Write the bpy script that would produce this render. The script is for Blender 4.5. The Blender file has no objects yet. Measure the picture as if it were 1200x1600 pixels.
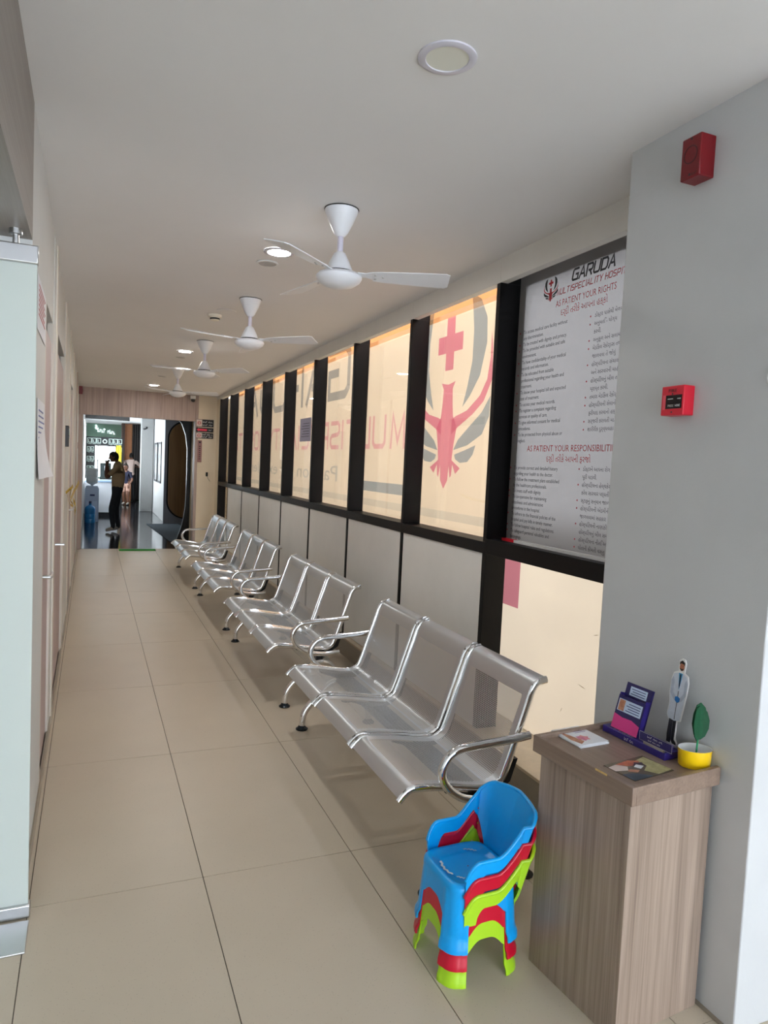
import bpy, math, random
from mathutils import Vector, Matrix
random.seed(7)
SC = bpy.context.scene
COL = SC.collection

# ------------------------------------------------------------------ camera, world, exposure
cam = bpy.data.cameras.new('camera')
cam.sensor_fit = 'VERTICAL'; cam.sensor_height = 36.0; cam.lens = 1101.58 * 36.0 / 1600.0
cam.clip_start = 0.02; cam.clip_end = 200
CAM = bpy.data.objects.new('camera', cam); COL.objects.link(CAM)
_r = Vector((0.92285169, -0.38228524, 0.04693356)); _u = Vector((-0.018421, 0.07790798, 0.99679036)); _f = Vector((0.38471474, 0.92075422, -0.06485543))
_m = Matrix((( _r.x, _u.x, -_f.x, 0.0), (_r.y, _u.y, -_f.y, 0.0), (_r.z, _u.z, -_f.z, 1.6025), (0, 0, 0, 1)))
CAM.matrix_world = _m
SC.camera = CAM

W = bpy.data.worlds.new('world'); SC.world = W; W.use_nodes = True
W.node_tree.nodes['Background'].inputs['Color'].default_value = (0.85, 0.93, 1.04, 1)
W.node_tree.nodes['Background'].inputs['Strength'].default_value = 8.0
SC.view_settings.view_transform = 'Standard'; SC.view_settings.look = 'None'
SC.view_settings.gamma = 1.0; SC.view_settings.use_curve_mapping = False
SC.view_settings.exposure = 0.27
LAMP = 270.0            # emission of a lit downlight
SC.cycles.max_bounces = 8; SC.cycles.diffuse_bounces = 4; SC.cycles.glossy_bounces = 4
SC.cycles.transparent_max_bounces = 12; SC.cycles.transmission_bounces = 6
SC.cycles.sample_clamp_indirect = 6.0

# ------------------------------------------------------------------ materials
MATS = {}
def srgb(r, g, b):
    f = lambda c: (c / 255 / 12.92) if c / 255 <= 0.04045 else ((c / 255 + 0.055) / 1.055) ** 2.4
    return (f(r), f(g), f(b), 1.0)
def nn(nt, t, **kw):
    n = nt.nodes.new(t)
    for k, v in kw.items():
        setattr(n, k, v)
    return n
def mat(name, col, rough=0.5, metal=0.0, noise=0.0, scale=8.0, bump=0.0, bscale=60.0, spec=0.5, coat=0.0, stretch=None, col2=None, trans=0.0):
    """plain procedural material: Principled with an object-space noise that varies colour, optional bump"""
    if name in MATS: return MATS[name]
    m = bpy.data.materials.new(name); m.use_nodes = True
    nt = m.node_tree; b = nt.nodes['Principled BSDF']
    b.inputs['Base Color'].default_value = col
    b.inputs['Roughness'].default_value = rough; b.inputs['Metallic'].default_value = metal
    b.inputs['Specular IOR Level'].default_value = spec
    b.inputs['Coat Weight'].default_value = coat; b.inputs['Coat Roughness'].default_value = 0.08
    tc = None
    if noise or bump:
        tc = nn(nt, 'ShaderNodeTexCoord')
        vec = tc.outputs['Object']
        if stretch:
            mp = nn(nt, 'ShaderNodeMapping'); mp.inputs['Scale'].default_value = stretch
            nt.links.new(vec, mp.inputs['Vector']); vec = mp.outputs['Vector']
    if noise:
        n = nn(nt, 'ShaderNodeTexNoise'); n.inputs['Scale'].default_value = scale; n.inputs['Detail'].default_value = 5; n.inputs['Roughness'].default_value = 0.6
        nt.links.new(vec, n.inputs['Vector'])
        mr = nn(nt, 'ShaderNodeMapRange'); mr.inputs['From Min'].default_value = 0.3; mr.inputs['From Max'].default_value = 0.7
        nt.links.new(n.outputs['Fac'], mr.inputs['Value'])
        mx = nn(nt, 'ShaderNodeMix', data_type='RGBA')
        c2 = col2 or tuple(c * (1 - noise) for c in col[:3]) + (1,)
        mx.inputs[6].default_value = col; mx.inputs[7].default_value = c2
        nt.links.new(mr.outputs['Result'], mx.inputs[0]); nt.links.new(mx.outputs[2], b.inputs['Base Color'])
    if bump:
        n2 = nn(nt, 'ShaderNodeTexNoise'); n2.inputs['Scale'].default_value = bscale; n2.inputs['Detail'].default_value = 3
        nt.links.new(vec, n2.inputs['Vector'])
        bp = nn(nt, 'ShaderNodeBump'); bp.inputs['Strength'].default_value = bump; bp.inputs['Distance'].default_value = 0.01
        nt.links.new(n2.outputs['Fac'], bp.inputs['Height']); nt.links.new(bp.outputs['Normal'], b.inputs['Normal'])
    MATS[name] = m
    return m
def emit(name, col, s):
    if name in MATS: return MATS[name]
    m = bpy.data.materials.new(name); m.use_nodes = True
    b = m.node_tree.nodes['Principled BSDF']; b.inputs['Base Color'].default_value = (0.9, 0.9, 0.9, 1)
    b.inputs['Emission Color'].default_value = col; b.inputs['Emission Strength'].default_value = s
    MATS[name] = m; return m
def sheet(name, col, tw=0.6, rough=0.6, noise=0.06):
    """cloth or vinyl: part diffuse, part translucent"""
    if name in MATS: return MATS[name]
    m = bpy.data.materials.new(name); m.use_nodes = True
    nt = m.node_tree; nt.nodes.remove(nt.nodes['Principled BSDF']); out = nt.nodes['Material Output']
    d = nn(nt, 'ShaderNodeBsdfDiffuse'); t = nn(nt, 'ShaderNodeBsdfTranslucent'); mx = nn(nt, 'ShaderNodeMixShader')
    tc = nn(nt, 'ShaderNodeTexCoord'); n = nn(nt, 'ShaderNodeTexNoise'); n.inputs['Scale'].default_value = 2.2; n.inputs['Detail'].default_value = 4
    nt.links.new(tc.outputs['Object'], n.inputs['Vector'])
    mc = nn(nt, 'ShaderNodeMix', data_type='RGBA'); mc.inputs[6].default_value = col
    mc.inputs[7].default_value = tuple(c * (1 - noise) for c in col[:3]) + (1,)
    nt.links.new(n.outputs['Fac'], mc.inputs[0])
    nt.links.new(mc.outputs[2], d.inputs['Color']); nt.links.new(mc.outputs[2], t.inputs['Color'])
    mx.inputs[0].default_value = tw
    nt.links.new(d.outputs[0], mx.inputs[1]); nt.links.new(t.outputs[0], mx.inputs[2])
    nt.links.new(mx.outputs[0], out.inputs['Surface'])
    MATS[name] = m; return m
def ink_film(name, tint):
    """translucent ink printed on cloth: tints what shines through"""
    if name in MATS: return MATS[name]
    m = bpy.data.materials.new(name); m.use_nodes = True
    nt = m.node_tree; nt.nodes.remove(nt.nodes['Principled BSDF'])
    t = nn(nt, 'ShaderNodeBsdfTransparent'); t.inputs['Color'].default_value = tint
    nt.links.new(t.outputs[0], nt.nodes['Material Output'].inputs['Surface']); MATS[name] = m; return m
def glass(name, tint=(1, 1, 1, 1), ior=1.5, rough=0.0):
    if name in MATS: return MATS[name]
    m = bpy.data.materials.new(name); m.use_nodes = True
    nt = m.node_tree; nt.nodes.remove(nt.nodes['Principled BSDF']); out = nt.nodes['Material Output']
    t = nn(nt, 'ShaderNodeBsdfTransparent'); t.inputs['Color'].default_value = tint
    g = nn(nt, 'ShaderNodeBsdfGlossy'); g.inputs['Roughness'].default_value = rough
    fr = nn(nt, 'ShaderNodeFresnel')      # thin pane: the same reflectance from both faces
    ge = nn(nt, 'ShaderNodeNewGeometry'); im = nn(nt, 'ShaderNodeMapRange'); im.inputs['To Min'].default_value = ior; im.inputs['To Max'].default_value = 1.0 / ior
    nt.links.new(ge.outputs['Backfacing'], im.inputs['Value']); nt.links.new(im.outputs['Result'], fr.inputs['IOR'])
    mx = nn(nt, 'ShaderNodeMixShader'); nt.links.new(fr.outputs[0], mx.inputs[0])
    nt.links.new(t.outputs[0], mx.inputs[1]); nt.links.new(g.outputs[0], mx.inputs[2]); nt.links.new(mx.outputs[0], out.inputs['Surface'])
    MATS[name] = m; return m

def wood(name, c1, c2, rough=0.45, axis='Z', scale=1.0):
    """laminate with fine lines of grain along one axis"""
    if name in MATS: return MATS[name]
    m = bpy.data.materials.new(name); m.use_nodes = True
    nt = m.node_tree; b = nt.nodes['Principled BSDF']; b.inputs['Roughness'].default_value = rough
    tc = nn(nt, 'ShaderNodeTexCoord'); mp = nn(nt, 'ShaderNodeMapping')
    s = {'Z': (1, 1, 0.018), 'Y': (1, 0.018, 1), 'X': (0.018, 1, 1)}[axis]
    mp.inputs['Scale'].default_value = tuple(v * scale for v in s)
    nt.links.new(tc.outputs['Object'], mp.inputs['Vector'])
    a = nn(nt, 'ShaderNodeTexNoise'); a.inputs['Scale'].default_value = 38; a.inputs['Detail'].default_value = 6; a.inputs['Roughness'].default_value = 0.65
    c = nn(nt, 'ShaderNodeTexNoise'); c.inputs['Scale'].default_value = 190; c.inputs['Detail'].default_value = 2
    nt.links.new(mp.outputs[0], a.inputs['Vector']); nt.links.new(mp.outputs[0], c.inputs['Vector'])
    ad = nn(nt, 'ShaderNodeMath', operation='MULTIPLY_ADD'); ad.inputs[1].default_value = 0.45
    nt.links.new(c.outputs['Fac'], ad.inputs[0]); nt.links.new(a.outputs['Fac'], ad.inputs[2])
    mr = nn(nt, 'ShaderNodeMapRange'); mr.inputs['From Min'].default_value = 0.5; mr.inputs['From Max'].default_value = 0.95
    nt.links.new(ad.outputs[0], mr.inputs['Value'])
    mx = nn(nt, 'ShaderNodeMix', data_type='RGBA'); mx.inputs[6].default_value = c1; mx.inputs[7].default_value = c2
    nt.links.new(mr.outputs[0], mx.inputs[0]); nt.links.new(mx.outputs[2], b.inputs['Base Color'])
    MATS[name] = m; return m

def perforated(name, col, rough):
    """steel sheet whose UV (in metres) carries a staggered grid of punched holes inside a margin"""
    if name in MATS: return MATS[name]
    m = bpy.data.materials.new(name); m.use_nodes = True
    nt = m.node_tree; b = nt.nodes['Principled BSDF']; out = nt.nodes['Material Output']
    b.inputs['Base Color'].default_value = col; b.inputs['Metallic'].default_value = 1.0; b.inputs['Roughness'].default_value = rough
    uv = nn(nt, 'ShaderNodeUVMap'); sp = nn(nt, 'ShaderNodeSeparateXYZ'); nt.links.new(uv.outputs[0], sp.inputs[0])
    def M(op, a, b_=None, c=None):
        n = nn(nt, 'ShaderNodeMath', operation=op)
        for i, v in enumerate((a, b_, c)):
            if v is None: continue
            if isinstance(v, (int, float)): n.inputs[i].default_value = v
            else: nt.links.new(v, n.inputs[i])
        return n.outputs[0]
    P = 0.0085
    u, v = sp.outputs[0], sp.outputs[1]
    row = M('FLOOR', M('DIVIDE', v, P * 0.87))
    odd = M('MULTIPLY', M('FLOORED_MODULO', row, 2.0), 0.5)
    fu = M('SUBTRACT', M('FRACT', M('ADD', M('DIVIDE', u, P), odd)), 0.5)
    fv = M('MULTIPLY', M('SUBTRACT', M('FRACT', M('DIVIDE', v, P * 0.87)), 0.5), 0.87)
    d = M('SQRT', M('ADD', M('MULTIPLY', fu, fu), M('MULTIPLY', fv, fv)))
    hole = M('LESS_THAN', d, 0.31)
    inu = M('MULTIPLY', M('GREATER_THAN', u, 0.045), M('LESS_THAN', u, 0.467))
    seat = M('MULTIPLY', M('GREATER_THAN', v, 0.075), M('LESS_THAN', v, 0.40))
    back = M('MULTIPLY', M('GREATER_THAN', v, 0.41), M('LESS_THAN', v, 0.80))
    hole = M('MULTIPLY', hole, M('MULTIPLY', inu, M('ADD', seat, back)))
    tr = nn(nt, 'ShaderNodeBsdfTransparent'); mx = nn(nt, 'ShaderNodeMixShader')
    nt.links.new(hole, mx.inputs[0]); nt.links.new(b.outputs[0], mx.inputs[1]); nt.links.new(tr.outputs[0], mx.inputs[2])
    nt.links.new(mx.outputs[0], out.inputs['Surface'])
    MATS[name] = m; return m

def terrazzo(name, c1, c2, c3, rough):
    if name in MATS: return MATS[name]
    m = mat(name, c1, rough, spec=0.32 if rough > 0.2 else 0.5); nt = m.node_tree; b = nt.nodes['Principled BSDF']
    tc = nn(nt, 'ShaderNodeTexCoord'); info = nn(nt, 'ShaderNodeObjectInfo')
    ad = nn(nt, 'ShaderNodeVectorMath', operation='ADD'); nt.links.new(tc.outputs['Object'], ad.inputs[0]); nt.links.new(info.outputs['Location'], ad.inputs[1])
    n1 = nn(nt, 'ShaderNodeTexNoise'); n1.inputs['Scale'].default_value = 3.0; n1.inputs['Detail'].default_value = 4
    n2 = nn(nt, 'ShaderNodeTexVoronoi'); n2.inputs['Scale'].default_value = 95
    n3 = nn(nt, 'ShaderNodeTexNoise'); n3.inputs['Scale'].default_value = 240; n3.inputs['Detail'].default_value = 2
    for n in (n1, n2, n3): nt.links.new(ad.outputs[0], n.inputs['Vector'])
    mx = nn(nt, 'ShaderNodeMix', data_type='RGBA'); mx.inputs[6].default_value = c1; mx.inputs[7].default_value = c2
    nt.links.new(n1.outputs['Fac'], mx.inputs[0])
    lt = nn(nt, 'ShaderNodeMath', operation='LESS_THAN'); lt.inputs[1].default_value = 0.13; nt.links.new(n2.outputs['Distance'], lt.inputs[0])
    fc = nn(nt, 'ShaderNodeMath', operation='MULTIPLY'); nt.links.new(lt.outputs[0], fc.inputs[0]); nt.links.new(n3.outputs['Fac'], fc.inputs[1])
    m2 = nn(nt, 'ShaderNodeMix', data_type='RGBA'); m2.inputs[7].default_value = c3
    nt.links.new(fc.outputs[0], m2.inputs[0]); nt.links.new(mx.outputs[2], m2.inputs[6]); nt.links.new(m2.outputs[2], b.inputs['Base Color'])
    return m

PAINT = mat('wall_paint', srgb(206, 206, 203), 0.5, noise=0.06, scale=3, bump=0.03, bscale=160)
PILLAR = mat('pillar_paint', srgb(208, 210, 211), 0.45, noise=0.10, scale=1.6, bump=0.04, bscale=110)
CEIL = mat('ceiling_paint', srgb(230, 229, 228), 0.75, noise=0.04, scale=1.2)
STRIP = mat('strip_paint', srgb(228, 226, 220), 0.6, noise=0.05, scale=4)
CREAMP = mat('cream_paint', srgb(224, 210, 186), 0.6, noise=0.06, scale=3)
TILE = terrazzo('floor_tile', srgb(204, 192, 172), srgb(194, 182, 162), srgb(156, 144, 126), 0.34)
GROUT = mat('grout', srgb(104, 96, 86), 0.9, noise=0.2, scale=30)
DTILE = terrazzo('dark_tile', srgb(44, 47, 52), srgb(30, 33, 38), srgb(82, 86, 92), 0.12)
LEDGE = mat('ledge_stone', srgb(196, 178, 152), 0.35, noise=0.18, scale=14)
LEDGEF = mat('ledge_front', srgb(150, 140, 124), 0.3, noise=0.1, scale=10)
BLACK = mat('black_aluminium', srgb(10, 10, 12), 0.45, noise=0.2, scale=20, spec=0.22)
PANELW = mat('infill_panel', srgb(236, 235, 230), 0.42, noise=0.07, scale=2.5)
BANNER = sheet('banner_cloth', (0.70, 0.595, 0.48, 1), 0.55)
TOPBAND = ink_film('banner_top_tint', (0.93, 0.74, 0.58, 1))  # darker orange tint laid over the top band of the cloth
BGREY = ink_film('banner_grey_print', (0.68, 0.75, 0.84, 1))
BRED = ink_film('banner_red_print', (0.92, 0.61, 0.75, 1))
SHEET = sheet('cream_sheet', (0.70, 0.626, 0.53, 1), 0.55, noise=0.10)
POSTER = sheet('poster_vinyl', (0.415, 0.40, 0.39, 1), 0.55, noise=0.03)
GLASS = glass('window_glass', (0.97, 0.98, 0.97, 1))
FROST = sheet('frosted_glass', srgb(226, 233, 228), 0.45, noise=0.05)
INKB = mat('ink_black', srgb(28, 28, 32), 0.5)
INKR = mat('ink_red', srgb(176, 34, 46), 0.5)
WHITE = mat('white_plastic', srgb(232, 232, 230), 0.35)
FANW = mat('fan_enamel', srgb(236, 238, 242), 0.28, noise=0.03, scale=6)
STEEL = perforated('perforated_steel', (0.66, 0.705, 0.75, 1), 0.34)
CHROME = mat('chrome', (0.78, 0.78, 0.78, 1), 0.09, 1.0)
SATIN = mat('satin_steel', (0.62, 0.63, 0.64, 1), 0.28, 1.0)
BLKM = mat('black_metal', srgb(22, 22, 23), 0.4, noise=0.1)
RUBBER = mat('black_rubber', srgb(25, 26, 28), 0.6, noise=0.1)
DESK = wood('desk_laminate', srgb(176, 156, 140), srgb(128, 110, 97), 0.38)
DESKT = wood('desk_top_laminate', srgb(150, 128, 112), srgb(122, 103, 90), 0.33, 'Y', 0.6)
BEAMW = wood('beam_laminate', srgb(188, 168, 158), srgb(152, 133, 126), 0.45)
DOORP = wood('door_laminate', srgb(186, 166, 164), srgb(160, 140, 140), 0.42)
DOORW = wood('door_wood', srgb(150, 112, 66), srgb(118, 84, 46), 0.42, 'Z', 0.7)
RED = mat('red_plastic', srgb(122, 9, 22), 0.35, noise=0.06, scale=9)
DKHOLE = mat('dark_recess', srgb(18, 17, 17), 0.8, noise=0.1)

# ------------------------------------------------------------------ mesh helpers
class MB:
    def __init__(s): s.v = []; s.f = []; s.mi = []; s.uv = None
    def add(s, vs, fs, mi=0):
        o = len(s.v); s.v += [tuple(p) for p in vs]; s.f += [tuple(i + o for i in f) for f in fs]; s.mi += [mi] * len(fs); return s
    def box(s, x0, y0, z0, x1, y1, z1, mi=0, M=None):
        vs = [(x, y, z) for x in (x0, x1) for y in (y0, y1) for z in (z0, z1)]
        if M is not None: vs = [M @ Vector(p) for p in vs]
        return s.add(vs, [(0, 1, 3, 2), (4, 6, 7, 5), (0, 4, 5, 1), (2, 3, 7, 6), (0, 2, 6, 4), (1, 5, 7, 3)], mi)
    def hexa(s, b, t, mi=0):          # bottom quad, top quad (counter-clockwise)
        return s.add(list(b) + list(t), [(3, 2, 1, 0), (4, 5, 6, 7)] + [(i, (i + 1) % 4, 4 + (i + 1) % 4, 4 + i) for i in range(4)], mi)
    def tube(s, path, r, n=10, mi=0, flat=1.0, cap=True):
        P = [Vector(p) for p in path]; R = r if isinstance(r, (list, tuple)) else [r] * len(P)
        t0 = (P[1] - P[0]).normalized(); a = Vector((0, 0, 1)) if abs(t0.z) < 0.9 else Vector((1, 0, 0))
        nrm = (a - t0 * a.dot(t0)).normalized(); vs = []
        for i, p in enumerate(P):
            t = ((P[min(i + 1, len(P) - 1)] - P[max(i - 1, 0)])).normalized()
            nrm = (nrm - t * nrm.dot(t)).normalized(); bn = t.cross(nrm)
            for k in range(n):
                th = 2 * math.pi * k / n
                vs.append(p + nrm * (math.cos(th) * R[i] * flat) + bn * (math.sin(th) * R[i]))
        fs = [(i * n + k, i * n + (k + 1) % n, (i + 1) * n + (k + 1) % n, (i + 1) * n + k) for i in range(len(P) - 1) for k in range(n)]
        if cap: fs += [tuple(range(n - 1, -1, -1)), tuple((len(P) - 1) * n + k for k in range(n))]
        return s.add(vs, fs, mi)
    def lathe(s, prof, c=(0, 0, 0), n=24, mi=0, M=None, cap=True):
        vs = []
        for r, z in prof:
            for k in range(n):
                th = 2 * math.pi * k / n; p = Vector((r * math.cos(th), r * math.sin(th), z))
                if M is not None: p = M @ p
                vs.append(p + Vector(c))
        fs = [(i * n + k, i * n + (k + 1) % n, (i + 1) * n + (k + 1) % n, (i + 1) * n + k) for i in range(len(prof) - 1) for k in range(n)]
        if cap:
            if prof[0][0] > 1e-5: fs.append(tuple(range(n - 1, -1, -1)))
            if prof[-1][0] > 1e-5: fs.append(tuple((len(prof) - 1) * n + k for k in range(n)))
        return s.add(vs, fs, mi)
    def prism(s, poly, o, u, v, th, mi=0):
        """extrude a 2-D outline (in axes u, v at o) by th along u x v"""
        o = Vector(o); u = Vector(u); v = Vector(v); w = u.cross(v).normalized()
        a = sum(poly[i][0] * poly[(i + 1) % len(poly)][1] - poly[(i + 1) % len(poly)][0] * poly[i][1] for i in range(len(poly)))
        if a < 0: poly = poly[::-1]
        n = len(poly); lo = [o + u * x + v * y for x, y in poly]; hi = [p + w * th for p in lo]
        return s.add(lo + hi, [tuple(range(n - 1, -1, -1)), tuple(range(n, 2 * n))] + [(i, (i + 1) % n, n + (i + 1) % n, n + i) for i in range(n)], mi)
    def ball(s, c, r, n=12, m=8, mi=0):
        r = r if isinstance(r, (tuple, list)) else (r, r, r)
        vs = []
        for i in range(m + 1):
            ph = math.pi * i / m
            for k in range(n):
                th = 2 * math.pi * k / n
                vs.append((c[0] + r[0] * math.sin(ph) * math.cos(th), c[1] + r[1] * math.sin(ph) * math.sin(th), c[2] + r[2] * math.cos(ph)))
        return s.add(vs, [(i * n + k, (i + 1) * n + k, (i + 1) * n + (k + 1) % n, i * n + (k + 1) % n) for i in range(m) for k in range(n)], mi)
    def grid(s, rows, mi=0, closed=False):
        n = len(rows[0]); vs = [p for r in rows for p in r]
        fs = [(i * n + k, i * n + (k + 1) % n, (i + 1) * n + (k + 1) % n, (i + 1) * n + k) for i in range(len(rows) - 1) for k in range(n if closed else n - 1)]
        return s.add(vs, fs, mi)
    def build(s, name, mats, parent=None, smooth=None, bevel=0.0, solid=0.0, segs=2):
        me = bpy.data.meshes.new(name); me.from_pydata(s.v, [], s.f)
        for m in (mats if isinstance(mats, (list, tuple)) else [mats]): me.materials.append(m)
        me.polygons.foreach_set('material_index', s.mi)
        if s.uv:
            ul = me.uv_layers.new(name='UVMap')
            for lp in me.loops: ul.data[lp.index].uv = s.uv[lp.vertex_index]
        me.validate(); me.update()
        if smooth is not None:
            me.polygons.foreach_set('use_smooth', [True] * len(me.polygons)); me.set_sharp_from_angle(angle=math.radians(smooth))
        o = bpy.data.objects.new(name, me); COL.objects.link(o)
        if parent is not None: o.parent = parent
        if solid:
            md = o.modifiers.new('solid', 'SOLIDIFY'); md.thickness = solid; md.offset = 0
            es = o.modifiers.new('split', 'EDGE_SPLIT'); es.split_angle = math.radians(50); es.use_edge_sharp = False
        if bevel:
            md = o.modifiers.new('bevel', 'BEVEL'); md.width = bevel; md.segments = segs; md.limit_method = 'ANGLE'; md.angle_limit = math.radians(40)
            me.polygons.foreach_set('use_smooth', [True] * len(me.polygons)); me.set_sharp_from_angle(angle=math.radians(35))
        return o
def BX(*a): return MB().box(*a)

def tag(o, label, cat, group=None):
    o['label'] = label; o['category'] = cat
    if group: o['group'] = group
    return o
def thing(name, label, cat, loc=(0, 0, 0), rotz=0.0, group=None):
    o = bpy.data.objects.new(name, None); COL.objects.link(o); o.empty_display_size = 0.1
    o.location = loc; o.rotation_euler = (0, 0, rotz)
    return tag(o, label, cat, group)
def struct(o, label=None):
    o['kind'] = 'structure'
    if label: o['label'] = label
    return o
def sroot(name, label=None, loc=(0, 0, 0)):
    o = bpy.data.objects.new(name, None); COL.objects.link(o); o.location = loc
    return struct(o, label)
def copy_tree(o, parent=None):
    c = o.copy(); COL.objects.link(c); c.parent = parent
    for ch in list(o.children): copy_tree(ch, c)
    return c

_tc = {}
def text_geo(s):
    """flat outline of a string in the built-in font: vertices, faces, width (cap height 0.69)"""
    if s not in _tc:
        cu = bpy.data.curves.new('t', 'FONT'); cu.body = s; cu.resolution_u = 2
        ob = bpy.data.objects.new('t', cu); COL.objects.link(ob)
        dg = bpy.context.evaluated_depsgraph_get()
        me = bpy.data.meshes.new_from_object(ob.evaluated_get(dg))
        vs = [(v.co.x, v.co.y) for v in me.vertices]; fs = [tuple(p.vertices) for p in me.polygons]
        bpy.data.objects.remove(ob); bpy.data.curves.remove(cu); bpy.data.meshes.remove(me)
        x0 = min((v[0] for v in vs), default=0); x1 = max((v[0] for v in vs), default=1)
        _tc[s] = ([(x - x0, y) for x, y in vs], fs, x1 - x0)
    return _tc[s]
def put_text(mb, s, o, u, v, cap, width=None, shear=0.0, mi=0, fat=1.0):
    vs, fs, w = text_geo(s); k = cap / 0.69; kx = (width / w) if width else k * fat
    o = Vector(o); u = Vector(u); v = Vector(v)
    mb.add([o + u * (x * kx + y * k * shear) + v * (y * k) for x, y in vs], fs, mi)

def put_marks(mb, n, o, u, v, cap, width, mi=0):
    """a run of small unreadable print: uneven upright strokes and hooks"""
    o = Vector(o); u = Vector(u); v = Vector(v); st = width / n
    for i in range(n):
        if i % 5 == 4: continue
        h = cap * (0.68 + 0.32 * ((i * 7) % 3 == 0)); a = i * st; w = st * 0.26
        for (x0, y0, x1, y1) in ((a, 0, a + w, h), (a, h * (0.75 if i % 2 else 0.0), a + st * 0.78, h * (1.0 if i % 2 else 0.25))):
            mb.add([o + u * x0 + v * y0, o + u * x1 + v * y0, o + u * x1 + v * y1, o + u * x0 + v * y1], [(0, 1, 2, 3)], mi)
# squared, wide sign lettering drawn with strokes on a 1 x 1 cell
STRK = {
 'G': [[(1, .92), (.2, .92), (.06, .8), (.06, .2), (.2, .08), (.94, .08), (.94, .5), (.5, .5)]],
 'A': [[(.02, 0), (.5, .96), (.98, 0)], [(.3, .36), (.7, .36)]],
 'R': [[(.06, 0), (.06, .92), (.82, .92), (.94, .8), (.94, .55), (.82, .44), (.3, .44)], [(.55, .44), (.96, 0)]],
 'U': [[(.06, 1), (.06, .2), (.2, .08), (.8, .08), (.94, .2), (.94, 1)]],
 'D': [[(.06, .08), (.06, .92), (.75, .92), (.94, .75), (.94, .25), (.75, .08), (.06, .08)]],
 'M': [[(.05, 0), (.14, .96), (.5, .2), (.86, .96), (.95, 0)]],
 'L': [[(.06, 1), (.06, .08), (.95, .08)]],
 'T': [[(0, .92), (1, .92)], [(.5, .92), (.5, 0)]],
 'I': [[(.5, 0), (.5, 1)]],
 'S': [[(.95, .92), (.2, .92), (.06, .82), (.06, .6), (.2, .52), (.8, .48), (.94, .38), (.94, .2), (.8, .08), (.05, .08)]],
 'P': [[(.06, 0), (.06, .92), (.82, .92), (.94, .8), (.94, .55), (.82, .42), (.06, .42)]],
 'E': [[(.95, .92), (.06, .92), (.06, .08), (.95, .08)], [(.06, .5), (.85, .5)]],
 'C': [[(.95, .92), (.2, .92), (.06, .8), (.06, .2), (.2, .08), (.95, .08)]],
 'Y': [[(.02, 1), (.5, .45), (.98, 1)], [(.5, .45), (.5, 0)]],
 'H': [[(.06, 0), (.06, 1)], [(.94, 0), (.94, 1)], [(.06, .5), (.94, .5)]],
 'O': [[(.2, .92), (.8, .92), (.94, .8), (.94, .2), (.8, .08), (.2, .08), (.06, .2), (.06, .8), (.2, .92)]],
}
def ribbon2d(pts, w):
    L, R = [], []
    n = len(pts); closed = pts[0] == pts[-1]
    for i in range(n):
        if closed: a = pts[(i - 1) % (n - 1)]; b = pts[i % (n - 1)]; c = pts[(i + 1) % (n - 1)]
        else: a = pts[max(i - 1, 0)]; b = pts[i]; c = pts[min(i + 1, n - 1)]
        d1 = Vector((b[0] - a[0], b[1] - a[1])); d2 = Vector((c[0] - b[0], c[1] - b[1]))
        d1 = d1.normalized() if d1.length > 1e-9 else d2.normalized(); d2 = d2.normalized() if d2.length > 1e-9 else d1
        n1 = Vector((-d1.y, d1.x)); n2 = Vector((-d2.y, d2.x)); m = (n1 + n2)
        m = m.normalized() if m.length > 1e-6 else n1
        k = min(1.0 / max(m.dot(n1), 0.4), 1.9)
        L.append((b[0] + m.x * k * w / 2, b[1] + m.y * k * w / 2)); R.append((b[0] - m.x * k * w / 2, b[1] - m.y * k * w / 2))
    return L, R
def sign_letters(mb, s, o, u, v, h, cell, stroke, lw=0.86, shear=0.0, mi=0, only=None):
    o = Vector(o); u = Vector(u); v = Vector(v); x = 0.0
    for ch in s:
        if ch in STRK and (only is None or ch in only):
            for pl in STRK[ch]:
                k = cell * lw
                p2 = [(x + px * k + py * h * shear - ((0.5 * lw - 0.19) * cell if ch == 'I' else 0), py * h) for px, py in pl]
                L, R = ribbon2d(p2, stroke)
                n = len(L); mb.add([o + u * a + v * b for a, b in L + R], [(i, n + i, n + i + 1, i + 1) for i in range(n - 1)], mi)
        x += cell * (0.42 if ch == 'I' else 1.0) if ch != ' ' else cell * 0.5

CE0 = 2.755
def cz(y): return CE0 - 0.0085 * max(0.0, min(y, 12.7) - 2.0)

# ================================================================== THE SETTING
# ---- floor: beige 600 x 1200 slabs laid in line, each its own piece over a grout bed
floor = struct(BX(-3.6, -4.2, -0.12, 4.6, 12.585, -0.004).build('floor', GROUT))
tx0, ty0 = 0.425, 2.644
tile_me = {}
def tile(parent, x0, y0, x1, y1, z0, z1, m, g=0.0016):
    key = (round(x1 - x0, 3), round(y1 - y0, 3), m.name)
    if key not in tile_me:
        hx, hy = (x1 - x0) / 2 - g, (y1 - y0) / 2 - g
        o = BX(-hx, -hy, z0, hx, hy, z1).build('tile', m, parent); tile_me[key] = o.data
    else:
        o = bpy.data.objects.new('tile', tile_me[key]); COL.objects.link(o); o.parent = parent
    o.location = ((x0 + x1) / 2, (y0 + y1) / 2, 0)
    return o
for i in range(-6, 7):
    for j in range(-6, 9):
        x0 = tx0 + 0.6 * i; y0 = ty0 + 1.2 * j; x1 = x0 + 0.6; y1 = y0 + 1.2
        if y0 >= 12.5 or x1 > 4.6 or y0 < -4.2: continue
        if y0 > 1.3 and (x0 < -1.9 or x0 > 1.9): continue
        tile(floor, x0, y0, x1, min(y1, 12.585), -0.02, 0.0, TILE)

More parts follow.
